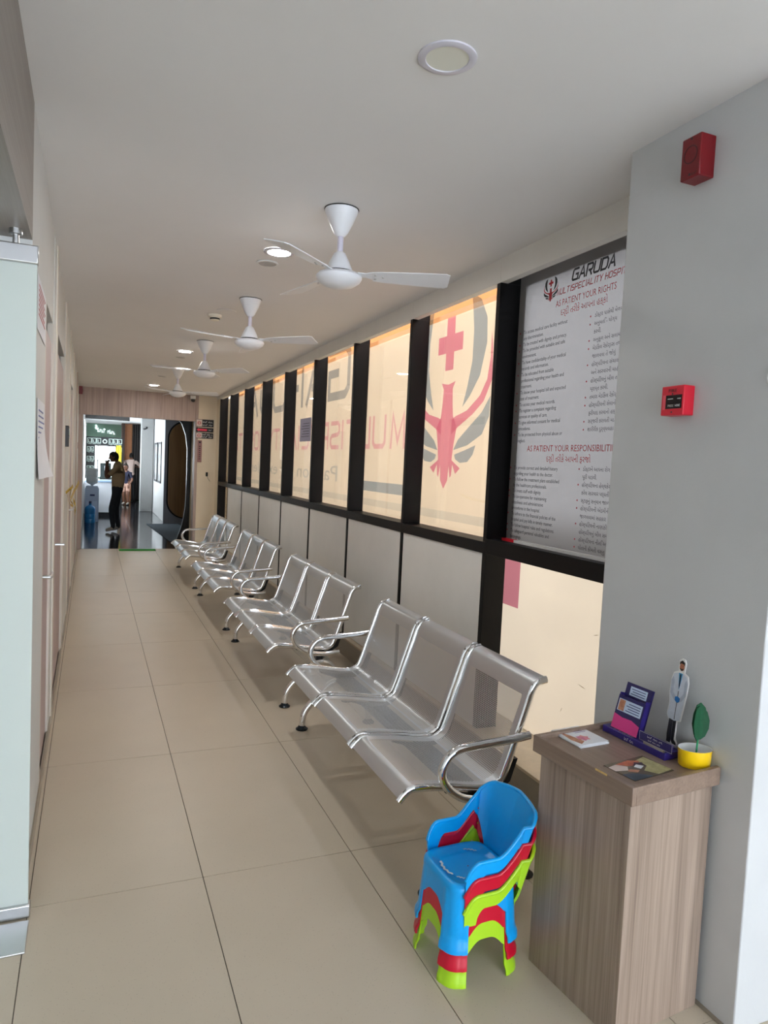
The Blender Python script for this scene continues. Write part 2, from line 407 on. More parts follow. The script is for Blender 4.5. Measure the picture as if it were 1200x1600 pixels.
# ---- ceiling
m = MB()
ys = [-4.2, 2.0, 12.75]
m.hexa([(-3.6, -4.2, CE0), (4.6, -4.2, CE0), (4.6, 2.0, CE0), (-3.6, 2.0, CE0)], [(-3.6, -4.2, 3.0), (4.6, -4.2, 3.0), (4.6, 2.0, 3.0), (-3.6, 2.0, 3.0)])
m.hexa([(-3.6, 2.0, CE0), (2.1, 2.0, CE0), (2.1, 12.75, cz(12.75)), (-3.6, 12.75, cz(12.75))], [(-3.6, 2.0, 3.0), (2.1, 2.0, 3.0), (2.1, 12.75, 3.0), (-3.6, 12.75, 3.0)])
struct(m.build('ceiling', CEIL))

# ---- foyer behind the viewpoint: side walls and a glazed front under a deep head
struct(MB().box(-3.75, -4.2, 0, -3.6, 3.0, CE0).build('wall_foyer_left', PAINT))
struct(MB().box(4.6, -4.2, 0, 4.75, 1.6, CE0).build('wall_foyer_right', PAINT))
m = MB(); m.box(-3.75, -4.35, 2.25, 4.75, -4.2, CE0); m.box(-3.75, -4.35, 0, 4.75, -4.2, 0.05)
for x in (-3.75, -1.0, 1.6, 4.6): m.box(x, -4.35, 0.05, x + 0.15, -4.2, 2.25)
struct(m.build('wall_front', PAINT))

# ---- left wall of the corridor: thick wall, lintel over the glass door, recessed doors, proud frames
WX = -0.195
lw = MB()
lw.box(-0.45, 2.70, 0, WX, 3.50, CE0 + 0.1)
lw.box(-0.45, 3.50, 2.27, WX - 0.004, 4.20, CE0 + 0.1)
lw.box(-0.45, 4.20, 0, WX, 4.66, CE0 + 0.1)
lw.box(-0.45, 4.66, 2.31, WX - 0.004, 5.92, CE0 + 0.1)
lw.box(-0.45, 5.92, 0, WX - 0.002, 7.6, CE0 + 0.1)
lw.box(-0.45, 7.6, 2.28, WX - 0.004, 8.6, CE0 + 0.1)
lw.box(-0.45, 8.6, 0, WX - 0.004, 12.6, CE0 + 0.1)
lw.box(-0.60, 3.45, 0, -0.45, 9.0, 2.4)
struct(lw.build('wall_left', PAINT))
struct(BX(-0.45, 0.4, 2.303, WX, 2.70, CE0 + 0.1).build('wall_lintel', wood('lintel_laminate', srgb(146, 138, 130), srgb(128, 120, 112), 0.5, 'Y')))
lw2 = struct(MB().box(-0.45, -4.2, 0, WX, 0.4, CE0 + 0.1).build('wall_left_front', PAINT))
struct(MB().box(-3.6, 3.0, 0, -0.45, 3.15, CE0 + 0.1).build('wall_side_room', PAINT))
CASING = mat('casing_paint', srgb(214, 206, 194), 0.5, noise=0.05)
def casing(n, y, w=0.05, zt=2.4, x=WX, d=0.007, m=None):
    return struct(BX(x - 0.01, y, 0, x + d, y + w, zt).build('trim_%d' % n, m or CASING, bevel=0.003))
casing(2, 4.40, 0.09, cz(4.4)); casing(3, 5.93, 0.08, cz(6)); casing(4, 7.2, 0.06, cz(7.3)); casing(5, 8.7, 0.08, cz(8.7)); casing(6, 10.6, 0.06, cz(10.6), m=BEAMW)
struct(BX(WX - 0.005, 2.72, 0, WX + 0.006, 12.58, 0.07).build('baseboard_left', LEDGEF))
def flush_door(n, y0, y1, zt, xin, rail=None, hy=None):
    r = sroot('door_%d' % n, None, (0, 0, 0))
    BX(xin - 0.04, y0, 0.01, xin, y1, zt - 0.10).build('door_leaf', DOORP, r)
    BX(xin - 0.16, y0, zt - 0.10, xin - 0.12, y1, zt).build('door_head_gap', DKHOLE, r)
    BX(xin - 0.02, y0, 0, WX, y0 + 0.035, zt).build('door_jamb', CASING, r)
    BX(xin - 0.02, y1 - 0.035, 0, WX, y1, zt).build('door_jamb', CASING, r)
    if rail: BX(xin - 0.005, y0 + 0.34, rail, WX + 0.045, y0 + 0.37, rail + 0.012).build('door_bar', SATIN, r, bevel=0.002)
    if hy:
        h = MB(); h.tube([(xin, hy, 1.02), (xin + 0.04, hy, 1.02), (xin + 0.045, hy + 0.02, 1.02), (xin + 0.045, hy + 0.11, 1.02)], 0.009)
        h.build('door_handle', SATIN, r, smooth=40)
    return r
flush_door(2, 3.50, 4.20, 2.27, -0.206, None, 3.56)
flush_door(3, 4.66, 5.92, 2.31, -0.205, 0.99, None)
flush_door(4, 7.60, 8.60, 2.28, -0.205, None, 7.7)

# ---- glass door swung into the side room, pivoting at the corridor edge
d1 = sroot('door_1', 'frosted glass door with steel patch fittings at the left edge', (0, 0, 0))
BX(-1.10, 2.590, 0.05, -0.172, 2.602, 2.198).build('glass_leaf', FROST, d1, bevel=0.001)
BX(-1.10, 2.578, 2.198, -0.168, 2.614, 2.257).build('patch_fitting', SATIN, d1, bevel=0.004)
BX(-1.10, 2.578, 0.004, -0.165, 2.614, 0.050).build('patch_fitting', SATIN, d1, bevel=0.004)
MB().lathe([(0.010, 2.257), (0.010, 2.285), (0.02, 2.287), (0.02, 2.303)], (-0.235, 2.596, 0), 14).build('pivot_pin', SATIN, d1, smooth=40)
BX(-0.50, 2.395, 0.0, -0.166, 2.565, 0.006).build('floor_plate', SATIN, d1, bevel=0.002)

# ---- right-hand pillar and the bright wall turning away from the corridor
pil = struct(MB().box(1.757, 1.385, 0, 2.6, 2.073, CE0 + 0.1).build('wall_pillar', PILLAR, bevel=0.004))
struct(MB().box(2.6, 1.385, 0, 4.75, 1.6, CE0 + 0.1).build('wall_right_front', PILLAR))
m = MB()   # scuff on the pillar
struct(BX(1.745, 1.40, 0, 1.757, 2.065, 0.006).build('trim_7', LEDGEF))

# ---- strip above the windows, in panels that butt with hairline joints
FX, GX, BXN = 2.013, 2.140, 2.25
MY = [3.346, 4.472, 5.612, 6.752, 7.892, 9.032, 10.172, 11.312, 12.25]     # near edge of each mullion
strip = struct(BX(2.05, 2.0, 2.80, 2.12, 12.6, 2.95).build('wall_window_head', STRIP))
for k in range(9):
    y0 = 2.06 if k == 0 else MY[k - 1]; y1 = MY[k] if k < 8 else 12.6
    m = MB(); zb0, zb1 = 2.617 - 0.0008 * (y0 - 2), 2.617 - 0.0008 * (y1 - 2); a, b = y0 + 0.001, y1 - 0.001
    m.hexa([(FX, a, zb0), (2.06, a, zb0), (2.06, b, zb1), (FX, b, zb1)], [(FX, a, cz(a) + .02), (2.06, a, cz(a) + .02), (2.06, b, cz(b) + .02), (FX, b, cz(b) + .02)])
    m.build('head_panel', STRIP, strip, bevel=0.0015)

# ---- ledge along the foot of the windows
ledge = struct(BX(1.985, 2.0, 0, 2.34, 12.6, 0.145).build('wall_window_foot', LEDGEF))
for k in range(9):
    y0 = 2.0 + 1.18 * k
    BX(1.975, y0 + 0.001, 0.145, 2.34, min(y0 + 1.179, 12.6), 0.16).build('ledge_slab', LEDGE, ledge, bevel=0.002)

# ---- the window wall: one window per bay, deep black fins, glass, sill rail, pale infill panel
RZ0, RZ1 = 1.148, 1.212
for k in range(9):
    y0 = 2.073 if k == 0 else MY[k - 1] + 0.036
    y1 = MY[k]
    w = sroot('window_%d' % (k + 1))
    BX(FX + 0.002, y1, 0.16, 2.146, y1 + 0.036, 2.617).build('mullion', BLACK, w, bevel=0.0015)
    if k == 0:
        BX(FX - 0.006, y0, 1.150, 2.065, y1, 1.232).build('sill_rail', BLACK, w, bevel=0.002)
    else:
        BX(FX - 0.006, y0 - 0.036, RZ0, 2.15, y1, RZ1).build('sill_rail', BLACK, w, bevel=0.002)
        BX(GX, y0, RZ1 + 0.001, GX + 0.006, y1, 2.62).build('glass_pane', GLASS, w)
        if k < 8:
            BX(FX + 0.004, y0 - 0.022, 0.165, FX + 0.03, y1 - 0.014, RZ0 - 0.002).build('infill_panel', PANELW, w, bevel=0.001)
            BX(FX + 0.03, y0, 0.165, FX + 0.06, y1, RZ0 - 0.002).build('panel_backing', BLACK, w)
        else:
            BX(GX, y0, 0.165, GX + 0.006, y1, RZ0 - 0.001).build('glass_pane', GLASS, w)
    BX(2.062, y1, 2.617, 2.146, y1 + 0.036, 2.80).build('mullion', BLACK, w)
    if k == 0:   # frame behind the poster that keeps daylight off its edge
        BX(2.1435, 1.9, 2.600, 2.22, y1, 2.80).build('outer_frame', BLACK, w)
        BX(2.1435, 3.288, 1.16, 2.20, y1, 2.600).build('outer_frame', BLACK, w)
        BX(2.1435, 1.9, 1.16, 2.19, y1, 1.222).build('outer_frame', BLACK, w)
struct(BX(FX, 12.286, 0.16, 2.24, 12.6, 2.62).build('wall_window_end', CREAMP))

# ---- beam and post at the end of the corridor
beam = struct(BX(-0.35, 12.60, 2.222, 1.70, 12.80, 2.9).build('wall_end_beam', BEAMW))
for (a, b) in ((-0.195, 0.42), (0.42, 1.075), (1.075, 1.66)):
    BX(a + 0.001, 12.585, 2.218, b - 0.001, 12.60, cz(12.6) + 0.02).build('beam_panel', BEAMW, beam, bevel=0.001)
struct(MB().box(-0.35, 12.6, 0, -0.133, 12.80, 2.222).build('trim_8', BEAMW))
struct(MB().box(1.70, 12.59, 0, 2.6, 13.42, 2.9).build('wall_end_post', CREAMP, bevel=0.004))
struct(MB().box(1.655, 12.588, 0, 1.70, 12.83, 2.9).build('trim_9', BEAMW, bevel=0.003))
struct(BX(-0.14, 12.585, -0.02, 1.70, 12.625, 0.002).build('trim_10', LEDGE))

# ---- hall beyond: dark polished tiles, pale walls, green end wall with a bright window
hf = struct(BX(-0.4, 12.62, -0.12, 3.6, 28.5, -0.006).build('floor_hall', DTILE))
for i in range(7):
    for j in range(11):
        x0 = -0.4 + 0.6 * i; y0 = 12.625 + 0.6 * j
        if x0 > 1.9 and y0 > 17.2: continue
        tile(hf, x0, y0, min(x0 + 0.6, 3.6), y0 + 0.6, -0.02, 0.0, DTILE, 0.002)
struct(BX(-0.4, 12.8, 2.62, 3.6, 28.5, 2.8).build('ceiling_hall', CEIL))
m = MB(); m.box(-0.4, 12.8, 0, -0.165, 18.1, 2.62); m.box(-0.4, 18.1, 0, -0.165, 23.6, 0.85); m.box(-0.4, 18.1, 2.40, -0.165, 23.6, 2.62); m.box(-0.4, 23.6, 0, -0.165, 28.5, 2.62)
struct(m.build('wall_hall_left', PAINT))
w = sroot('window_11')  # unseen glazing added to brighten the hall and its pale wall opposite
for (a, b) in ((18.1, 19.9), (19.95, 21.75), (21.8, 23.6)): BX(-0.30, a, 0.85, -0.294, b, 2.40).build('glass_pane', GLASS, w)
for a in (19.9, 21.75): BX(-0.32, a, 0.85, -0.27, a + 0.05, 2.40).build('mullion', WHITE, w)
m = MB(); m.box(1.64, 17.45, 0, 1.8, 28.5, 2.62)
struct(m.build('wall_hall_right', PAINT))
GREEN = mat('green_paint', srgb(176, 216, 194), 0.6, noise=0.05)
m = MB(); m.box(-0.165, 27.0, 2.10, 1.64, 27.2, 2.62); m.box(-0.165, 27.0, 0, 1.64, 27.2, 0.75); m.box(1.0, 27.0, 0.75, 1.64, 27.2, 2.10)
struct(m.build('wall_hall_end', GREEN))
w = sroot('window_10'); BX(-0.165, 27.08, 0.75, 1.0, 27.09, 2.10).build('glass_pane', GLASS, w)
BX(0.20, 27.05, 0.75, 0.235, 27.12, 2.10).build('mullion', WHITE, w); BX(-0.165, 27.05, 1.30, 1.0, 27.12, 1.33).build('transom', WHITE, w)
struct(BX(1.30, 21.0, 0, 1.62, 21.5, 2.62).build('wall_hall_pier', mat('grey_pier', srgb(150, 150, 148), 0.5, noise=0.05)))
struct(BX(1.03, 25.5, 0, 1.27, 25.8, 2.62).build('wall_hall_column', mat('orange_wood', srgb(196, 130, 84), 0.5, noise=0.12, scale=6)))
struct(BX(0.93, 25.3, 0, 1.03, 25.8, 2.62).build('trim_11', mat('brown_wood', srgb(84, 58, 46), 0.5, noise=0.12)))
struct(BX(-0.165, 20.5, 2.50, 0.95, 20.62, 2.62).build('trim_12', mat('dark_beam', srgb(56, 54, 52), 0.6, noise=0.1)))
# dark slat wall behind the second man
sl = struct(BX(1.27, 25.65, 0, 1.64, 25.70, 2.62).build('wall_slatted', DKHOLE))
SLAT = mat('dark_slat', srgb(84, 78, 78), 0.5, noise=0.15)
for k in range(5): BX(1.285 + k * 0.072, 25.60, 0.05, 1.325 + k * 0.072, 25.65, 2.60).build('slat', SLAT, sl)
# alcove on the right: grey wall facing us with a round-cornered wooden door, black curved portal in front
struct(BX(1.60, 17.40, 0, 3.6, 17.5, 2.62).build('wall_alcove_end', mat('blue_grey_paint', srgb(140, 144, 152), 0.5, noise=0.06)))
struct(BX(3.4, 13.4, 0, 3.6, 17.5, 2.62).build('wall_alcove_side', mat('dark_paint', srgb(52, 48, 46), 0.6, noise=0.1)))
struct(BX(2.55, 13.30, 0, 3.6, 13.42, 2.62).build('wall_alcove_near', MATS['dark_paint']))
dr = sroot('door_5', None, (0, 0, 0))
def rrect(x0, z0, x1, z1, r, n=8, corners=(1, 1, 1, 1)):
    P = []
    for (cx, cy, a0, on) in ((x0 + r, z0 + r, 180, corners[0]), (x1 - r, z0 + r, 270, corners[1]), (x1 - r, z1 - r, 0, corners[2]), (x0 + r, z1 - r, 90, corners[3])):
        if on: P += [(cx + r * math.cos(math.radians(a0 + 90 * i / n)), cy + r * math.sin(math.radians(a0 + 90 * i / n))) for i in range(n + 1)]
        else: P.append((cx + r * math.copysign(1, math.cos(math.radians(a0 + 45))), cy + r * math.copysign(1, math.sin(math.radians(a0 + 45)))))
    return P
MB().prism(rrect(1.66, 0.12, 2.75, 2.45, 0.42), (0, 17.40, 0), (1, 0, 0), (0, 0, 1), 0.03).build('door_frame', BLACK, dr)
MB().prism(rrect(1.69, 0.15, 2.72, 2.42, 0.40), (0, 17.368, 0), (1, 0, 0), (0, 0, 1), 0.03).build('door_leaf', DOORW, dr)
# curved black portal panel beside the post
P = [(1.72, 0), (1.46, 0)] + [(1.46 + 0.175 * (1 - (1 - t) ** 2.2), 0.9 * t) for t in [i / 10 for i in range(1, 11)]] + [(1.64, 1.3), (1.635, 1.75), (1.60, 2.0), (1.53, 2.2), (1.42, 2.33), (1.25, 2.42), (1.0, 2.46), (1.0, 2.62), (1.72, 2.62)]
struct(MB().prism(P, (0, 13.56, 0), (1, 0, 0), (0, 0, 1), 0.10).build('wall_portal', mat('black_gloss', srgb(14, 13, 13), 0.25, noise=0.2)))

# ================================================================== WINDOW BANNER (faces outside, so it reads in mirror here)
bn = thing('banner', 'long backlit peach banner behind the windows, its hospital lettering reversed', 'banner', (BXN, 7.9, 1.05))
def ban(mb, name, m_, solid=0.0):
    o = mb.build(name, m_, None); o.location = (0, 0, 0)
    o.parent = bn; o.matrix_parent_inverse = Matrix.Translation((-BXN, -7.9, -1.05)); return o
ban(BX(BXN, 3.36, 1.12, BXN + 0.003, 11.3, 2.85), 'cloth', BANNER)
ban(BX(BXN, 11.3, 0.30, BXN + 0.003, 12.5, 2.85), 'cloth', BANNER)
ban(BX(BXN - 0.012, 3.36, 2.632, BXN - 0.010, 12.5, 2.85), 'top_band', TOPBAND)
U, V = (0, 1, 0), (0, 0, 1)
for i, q in enumerate('GARUDA'): m = MB(); sign_letters(m, q, (BXN - 0.004, 6.36 + 0.80 * i, 2.235), U, V, 0.54, 0.80, 0.085, 0.84); ban(m, 'letter', ink_film('banner_dark_print', (0.52, 0.57, 0.65, 1)))
yl = 5.02
for q in 'MULTISPECIALITY HOSPITAL':
    if q != ' ': m = MB(); sign_letters(m, q, (BXN - 0.004, yl, 1.745), U, V, 0.285, 0.355, 0.042, 0.84); ban(m, 'letter', BRED)
    yl += 0.355 * (0.42 if q == 'I' else 0.5 if q == ' ' else 1.12 if q == 'M' else 0.95 if q in 'LT' else 1.0)
m = MB(); put_text(m, 'Passion for excellence', (BXN - 0.004, 6.62, 1.43), U, V, 0.155, 4.6); ban(m, 'lettering', BGREY)
EM = {'outer': [(-0.292, 2.74), (-0.413, 2.68), (-0.497, 2.554), (-0.51, 2.395), (-0.442, 2.199), (-0.327, 2.081), (-0.236, 2.016), (-0.285, 2.132), (-0.338, 2.303), (-0.339, 2.501), (-0.31, 2.657)],
 'redwing': [(-0.562, 2.454), (-0.583, 2.363), (-0.594, 2.162), (-0.505, 2.034), (-0.376, 1.961), (-0.188, 1.885), (-0.10, 1.84), (-0.10, 1.94), (-0.154, 1.959), (-0.301, 1.988), (-0.456, 2.072), (-0.535, 2.167), (-0.564, 2.298)],
 'feather1': [(-0.585, 2.062), (-0.581, 1.939), (-0.505, 1.829), (-0.326, 1.762), (-0.14, 1.732), (-0.197, 1.799), (-0.337, 1.88), (-0.49, 1.966)],
 'feather2': [(-0.433, 1.761), (-0.404, 1.702), (-0.338, 1.654), (-0.24, 1.647), (-0.173, 1.671), (-0.157, 1.701), (-0.305, 1.732)]}
BODY = [(-0.022, 2.178), (-0.122, 2.194), (-0.086, 2.148), (-0.095, 2.048), (-0.11, 1.959), (-0.17, 1.885), (-0.137, 1.763), (-0.122, 1.664), (-0.244, 1.611), (-0.184, 1.573), (-0.135, 1.635), (-0.125, 1.56), (-0.108, 1.545), (-0.085, 1.63), (-0.075, 1.525)]
BODY = BODY + [(-0.022, 1.467)] + [(-0.044 - a, b) for a, b in reversed(BODY[1:])]
CROSS = [(0.036, 2.635), (-0.079, 2.635), (-0.079, 2.515), (-0.198, 2.515), (-0.198, 2.396), (-0.079, 2.396), (-0.079, 2.276), (0.036, 2.276), (0.036, 2.396), (0.155, 2.396), (0.155, 2.515), (0.036, 2.515)]
def emblem(place):
    """place(list of (y,z) in banner emblem units) -> adds outline to (grey, red)"""
    for k, P in EM.items():
        tgt = 'red' if k == 'redwing' else 'grey'
        place(tgt, P); place(tgt, [(-0.044 - a, b) for a, b in P][::-1])
    place('red', BODY); place('red', CROSS)
g_, r_ = MB(), MB()
def pl(t, P): (r_ if t == 'red' else g_).prism(P, (BXN - 0.005, 4.36, 0), U, V, 0.001)
emblem(pl); ban(g_, 'emblem_wings', BGREY); ban(r_, 'emblem_eagle', BRED)
ban(BX(BXN - 0.004, 5.0, 1.38, BXN - 0.003, 6.05, 1.465), 'print_band', BGREY)
ban(BX(BXN - 0.004, 3.36, 1.255, BXN - 0.003, 12.5, 1.313), 'print_band', ink_film('banner_pale_band', (0.91, 0.93, 0.95, 1)))
ban(BX(BXN - 0.004, 3.36, 1.12, BXN - 0.003, 12.5, 1.195), 'print_band', BRED)
# sheet of paper taped to the glass
pp = tag(BX(GX - 0.004, 7.22, 1.83, GX - 0.001, 7.64, 2.08).build('paper_notice', sheet('grey_paper', srgb(176, 176, 196), 0.3)), 'pale printed notice taped to the window glass', 'notice')
m = MB()
for k in range(6): m.box(GX - 0.0055, 7.28, 1.88 + k * 0.028, GX - 0.0045, 7.58 - 0.03 * (k % 3), 1.886 + k * 0.028)
m.build('printed_lines', INKB, pp)
# cream sheet standing behind the open bottom of the first window
SH = MB(); SH.box(2.285, 1.9, 0.16, 2.288, 3.75, 1.35)
cs = tag(SH.build('cream_sheet', SHEET), 'cream translucent sheet behind the lower first window, scuffed', 'sheet')
BX(2.280, 3.40, 0.822, 2.284, 3.74, 1.30).build('red_strip', ink_film('red_strip_film', (0.79, 0.52, 0.63, 1)), cs)
SCUFF = mat('scuff', srgb(176, 156, 130), 0.8, noise=0.3, scale=40)
for (y, z, l, a) in ((2.62, 0.72, 0.05, 0.6), (2.80, 0.55, 0.06, -0.2), (2.55, 0.45, 0.03, -0.9), (2.72, 0.83, 0.04, 0.2), (2.95, 0.38, 0.03, 1.0)):
    s_ = MB(); p0 = [(-l / 2, -0.001), (0, -0.0025), (l / 2, 0.0005), (l * 0.2, 0.0025)]
    c, s = math.cos(a), math.sin(a); s_.prism([(x * c - q * s, x * s + q * c) for x, q in p0], (2.284, y, z), (0, -1, 0), (0, 0, 1), 0.0006)
    s_.build('scuff_mark', SCUFF, cs)

# ================================================================== POSTER OF PATIENT RIGHTS
PX = GX + 0.001
po = thing('notice_poster', 'tall grey poster of patient rights and responsibilities beside the pillar', 'poster', (PX, 2.7, 1.24))
def par(mb, name, m_):
    o = mb.build(name, m_); o.parent = po; o.matrix_parent_inverse = Matrix.Translation((-PX, -2.7, -1.24)); return o
par(BX(PX, 1.95, 1.236, PX + 0.002, 3.345, 2.70), 'sheet', POSTER)
par(BX(PX - 0.03, 1.95, 1.222, PX + 0.001, 3.222, 1.238), 'bottom_rail', mat('white_gloss', srgb(240, 240, 240), 0.2))
par(BX(PX - 0.03, 3.222, 1.222, PX + 0.001, 3.342, 1.238), 'bottom_rail', mat('red_gloss', srgb(226, 40, 56), 0.25))
u, v = (0, -1, 0), (0, 0, 1); TX = PX - 0.0012
bk, rd = MB(), MB()
sign_letters(bk, 'GARUDA', (TX, 2.895, 2.540), u, v, 0.058, 0.0525, 0.0105, 0.86, 0.22)
sign_letters(rd, 'MULTISPECIALITY HOSPITAL', (TX, 3.010, 2.494), u, v, 0.031, 0.0262, 0.0045, 0.80, 0.2)
put_text(rd, 'AS PATIENT YOUR RIGHTS', (TX, 3.012, 2.438), u, v, 0.031, 0.445)
put_text(rd, 'દર્દી તરીકે આપના હક્કો', (TX, 2.966, 2.390), u, v, 0.030, 0.345)
put_text(rd, 'AS PATIENT YOUR RESPONSIBILITIES ARE', (TX, 3.19, 1.716), u, v, 0.031, 0.79)
put_text(rd, 'દર્દી તરીકે આપની ફરજો', (TX, 3.012, 1.664), u, v, 0.030, 0.345)
R1 = ['*To access medical care facility without', 'any discrimination.', '*To be treated with dignity and privacy.', '*To be provided with suitable and safe', 'environment.',
 '*To have confidentiality of your medical', 'records and information.', '*To be educated from suitable', 'professional regarding your health and', 'treatment.',
 '*To know your hospital bill and expected', 'cost of treatment.', '*To access your medical records.', '*To register a complaint regarding', 'services or quality of care.',
 '*To give informed consent for medical', 'procedures.', '*To be protected from physical abuse or', 'neglect.']
R2 = ['*To provide correct and detailed history', 'regarding your health to the doctor.', '*To follow the treatment plans established', 'by the healthcare professionals.', '*To treats staff with dignity.',
 '*To co-operative for maintaining', 'cleanliness and administrative', 'procedures in the hospital.', '*To adhere to the financial policies of the', 'hospital and pay bills in timely manner.',
 '*To follow hospital rules and regulations.', '*To safeguard personal valuables and', 'belongings.']
G1 = ['*ડોક્ટર પાસેથી મેળવ', '*અનુમતિ - યોગ્ય', 'કરવી.', '*અનુકૂળ અને સલામત', '*મેડિકલ રેકોર્ડસ તથા', 'જાળવવા તે જોવું', '*હોસ્પિટલના સંચાલન', 'અને સારવારની માહીતી', '*હોસ્પિટલનું બીલ તથા', 'પ્રાપ્ત કરવી.',
 '*તમારા મેડિકલ રેકોર્ડસ', '*હોસ્પિટલની સેવાનો', 'ફરીયાદ કરવાનો હક્ક', '*સર્જરી કરાવતી માટે', '*શારીરીક દુર્વ્યવહાર']
G2 = ['*ડોક્ટરને આપના રોગ', 'પૂરી પાડવી.', '*હોસ્પિટલના હેલ્થકેર', 'કરેલ સારવાર પદ્ધતી', '*સ્ટાફનું સન્માન જાળવ', '*હોસ્પિટલની એડમીની', 'જાળવવામાં સહકાર', '*હોસ્પિટલની નાણાંકીય', 'હોસ્પિટલનું બીલ સમય', '*હોસ્પિટલના નીતિ અને', '*પોતાની કીમતી વસ્તુ']
def column(lines, y0, ztop, pitch, cap, kx, indent):
    for i, s in enumerate(lines):
        z = ztop - i * pitch
        b = s.startswith('*'); s = s.lstrip('*')
        if b: rd.lathe([(0.0045, 0), (0.0045, 0.0004)], (TX + 0.0002, y0, z + cap * 0.45), 8, M=Matrix.Rotation(-math.pi / 2, 4, 'Y'))
        vs, fs, w_ = text_geo(s); put_text(bk, s, (TX, y0 - indent, z), u, v, cap, w_ * kx)
column(R1, 3.318, 2.345, 0.0322, 0.0185, 0.0242, 0.033)
column(R2, 3.338, 1.620, 0.0312, 0.0185, 0.0242, 0.036)
column(G1, 2.733, 2.336, 0.0376, 0.018, 0.0265, 0.030)
column(G2, 2.745, 1.624, 0.0371, 0.018, 0.0265, 0.028)
LOGK = 0.084
def plg(t, P):
    (rd if t == 'red' else bk).prism([((-a - 0.022) * LOGK * 1.25, (b - 2.1) * LOGK * 1.12) for a, b in P], (TX, 3.062, 2.535), u, v, 0.0004)
emblem(plg)
par(bk, 'black_lettering', INKB); par(rd, 'red_lettering', INKR)

# ================================================================== BENCHES
def smooth_path(pts, n=5):
    out = []
    P = [Vector(p) for p in pts]; P = [P[0]] + P + [P[-1]]
    for i in range(1, len(P) - 2):
        for k in range(n):
            t = k / n; a, b, c, d = P[i - 1], P[i], P[i + 1], P[i + 2]
            out.append(0.5 * ((2 * b) + (c - a) * t + (2 * a - 5 * b + 4 * c - d) * t * t + (3 * b - a - 3 * c + d) * t ** 3))
    out.append(P[-2]); return out
PROF = smooth_path([(1.085, 0, 0.362), (1.110, 0, 0.388), (1.150, 0, 0.405), (1.27, 0, 0.393), (1.40, 0, 0.370), (1.475, 0, 0.367), (1.525, 0, 0.390), (1.552, 0, 0.445), (1.590, 0, 0.56), (1.630, 0, 0.68), (1.652, 0, 0.745), (1.675, 0, 0.772), (1.715, 0, 0.782)], 4)
SWID = 0.512
def make_bench(label):
    b = thing('waiting_bench', label, 'bench', (1.4, 0, 0), 0, 'three-seat steel benches along the window wall')
    X0 = 1.4
    for k in (-1, 0, 1):
        yc = k * 0.555
        rows, uvs, L = [], [], 0.0; last = None
        NY = 8
        for p in PROF:
            if last is not None: L += (p - last).length
            last = p
            row = []
            for i in range(NY + 1):
                t = i / NY; w_ = t * SWID
                row.append((p.x - X0, yc - SWID / 2 + w_, p.z)); uvs.append((w_, L))
            rows.append(row)
        m = MB().grid(rows); m.uv = uvs
        s = m.build('seat', STEEL, b, smooth=60)
        for sd in (-1, 1):
            t = MB(); t.tube([(p.x - X0, yc + sd * (SWID / 2 + 0.004), p.z - 0.008) for p in PROF], 0.0095, 8, flat=1.7)
            t.build('edge_trim', CHROME, s, smooth=50)
    m = MB(); m.box(0.005, -0.86, 0.275, 0.085, 0.86, 0.325); m.build('cross_beam', BLKM, b, bevel=0.004)
    for yb in (-0.2775, 0.2775, -0.80, 0.80):
        m = MB(); P = [(-0.12, 0.36), (-0.02, 0.325), (0.10, 0.322), (0.17, 0.37), (0.20, 0.46), (0.175, 0.46), (0.145, 0.40), (0.10, 0.352), (-0.02, 0.350), (-0.12, 0.372)]
        m.prism(P, (0, yb + 0.015, 0), (1, 0, 0), (0, 0, 1), 0.03); m.build('seat_bracket', BLKM, b)
    for sd in (-1, 1):
        ye = sd * 0.862
        m = MB(); m.tube(smooth_path([(0.16, ye, 0.345), (0.06, ye, 0.335), (-0.06, ye, 0.352), (-0.135, ye, 0.402), (-0.165, ye, 0.46), (-0.148, ye, 0.515), (-0.10, ye, 0.548), (0.0, ye, 0.557), (0.12, ye, 0.563), (0.215, ye, 0.572)], 4), 0.0165, 12)
        m.build('armrest', CHROME, b, smooth=50)
        lg = MB(); lg.tube(smooth_path([(0.05, ye, 0.285), (-0.03, ye, 0.268), (-0.12, ye, 0.185), (-0.17, ye, 0.130), (-0.195, ye, 0.08), (-0.20, ye, 0.012)], 4), 0.020, 12)
        lg.tube(smooth_path([(0.04, ye, 0.285), (0.10, ye, 0.262), (0.17, ye, 0.185), (0.205, ye, 0.130), (0.225, ye, 0.08), (0.23, ye, 0.012)], 4), 0.020, 12)
        l = lg.build('leg', CHROME, b, smooth=50)
        for fx in (-0.20, 0.23):
            f = MB().lathe([(0.036, 0.0), (0.037, 0.006), (0.024, 0.016), (0.018, 0.030)], (fx, ye, 0), 18); f.build('foot', RUBBER if fx > 0 else mat('foot_cap', srgb(40, 46, 52), 0.25, 0.6), l, smooth=40)
        MB().lathe([(0.022, -0.01), (0.022, 0.012), (0.008, 0.018)], (0.07, ye, 0.30), 14, M=Matrix.Rotation(sd * math.pi / 2, 4, 'X') @ Matrix.Identity(4)).build('end_cap', SATIN, b, smooth=40)
    return b
bench = make_bench('three-seat perforated steel bench nearest the wooden desk and stacked chairs')
bench.location = (1.4, 3.135, 0)
for yy, lb in ((5.27, 'three-seat perforated steel bench, second from the wooden desk'), (7.44, 'three-seat perforated steel bench, third from the wooden desk'), (9.62, 'three-seat perforated steel bench farthest away, next to the doorway post')):
    c = copy_tree(bench); c.location = (1.4, yy, 0); c['label'] = lb

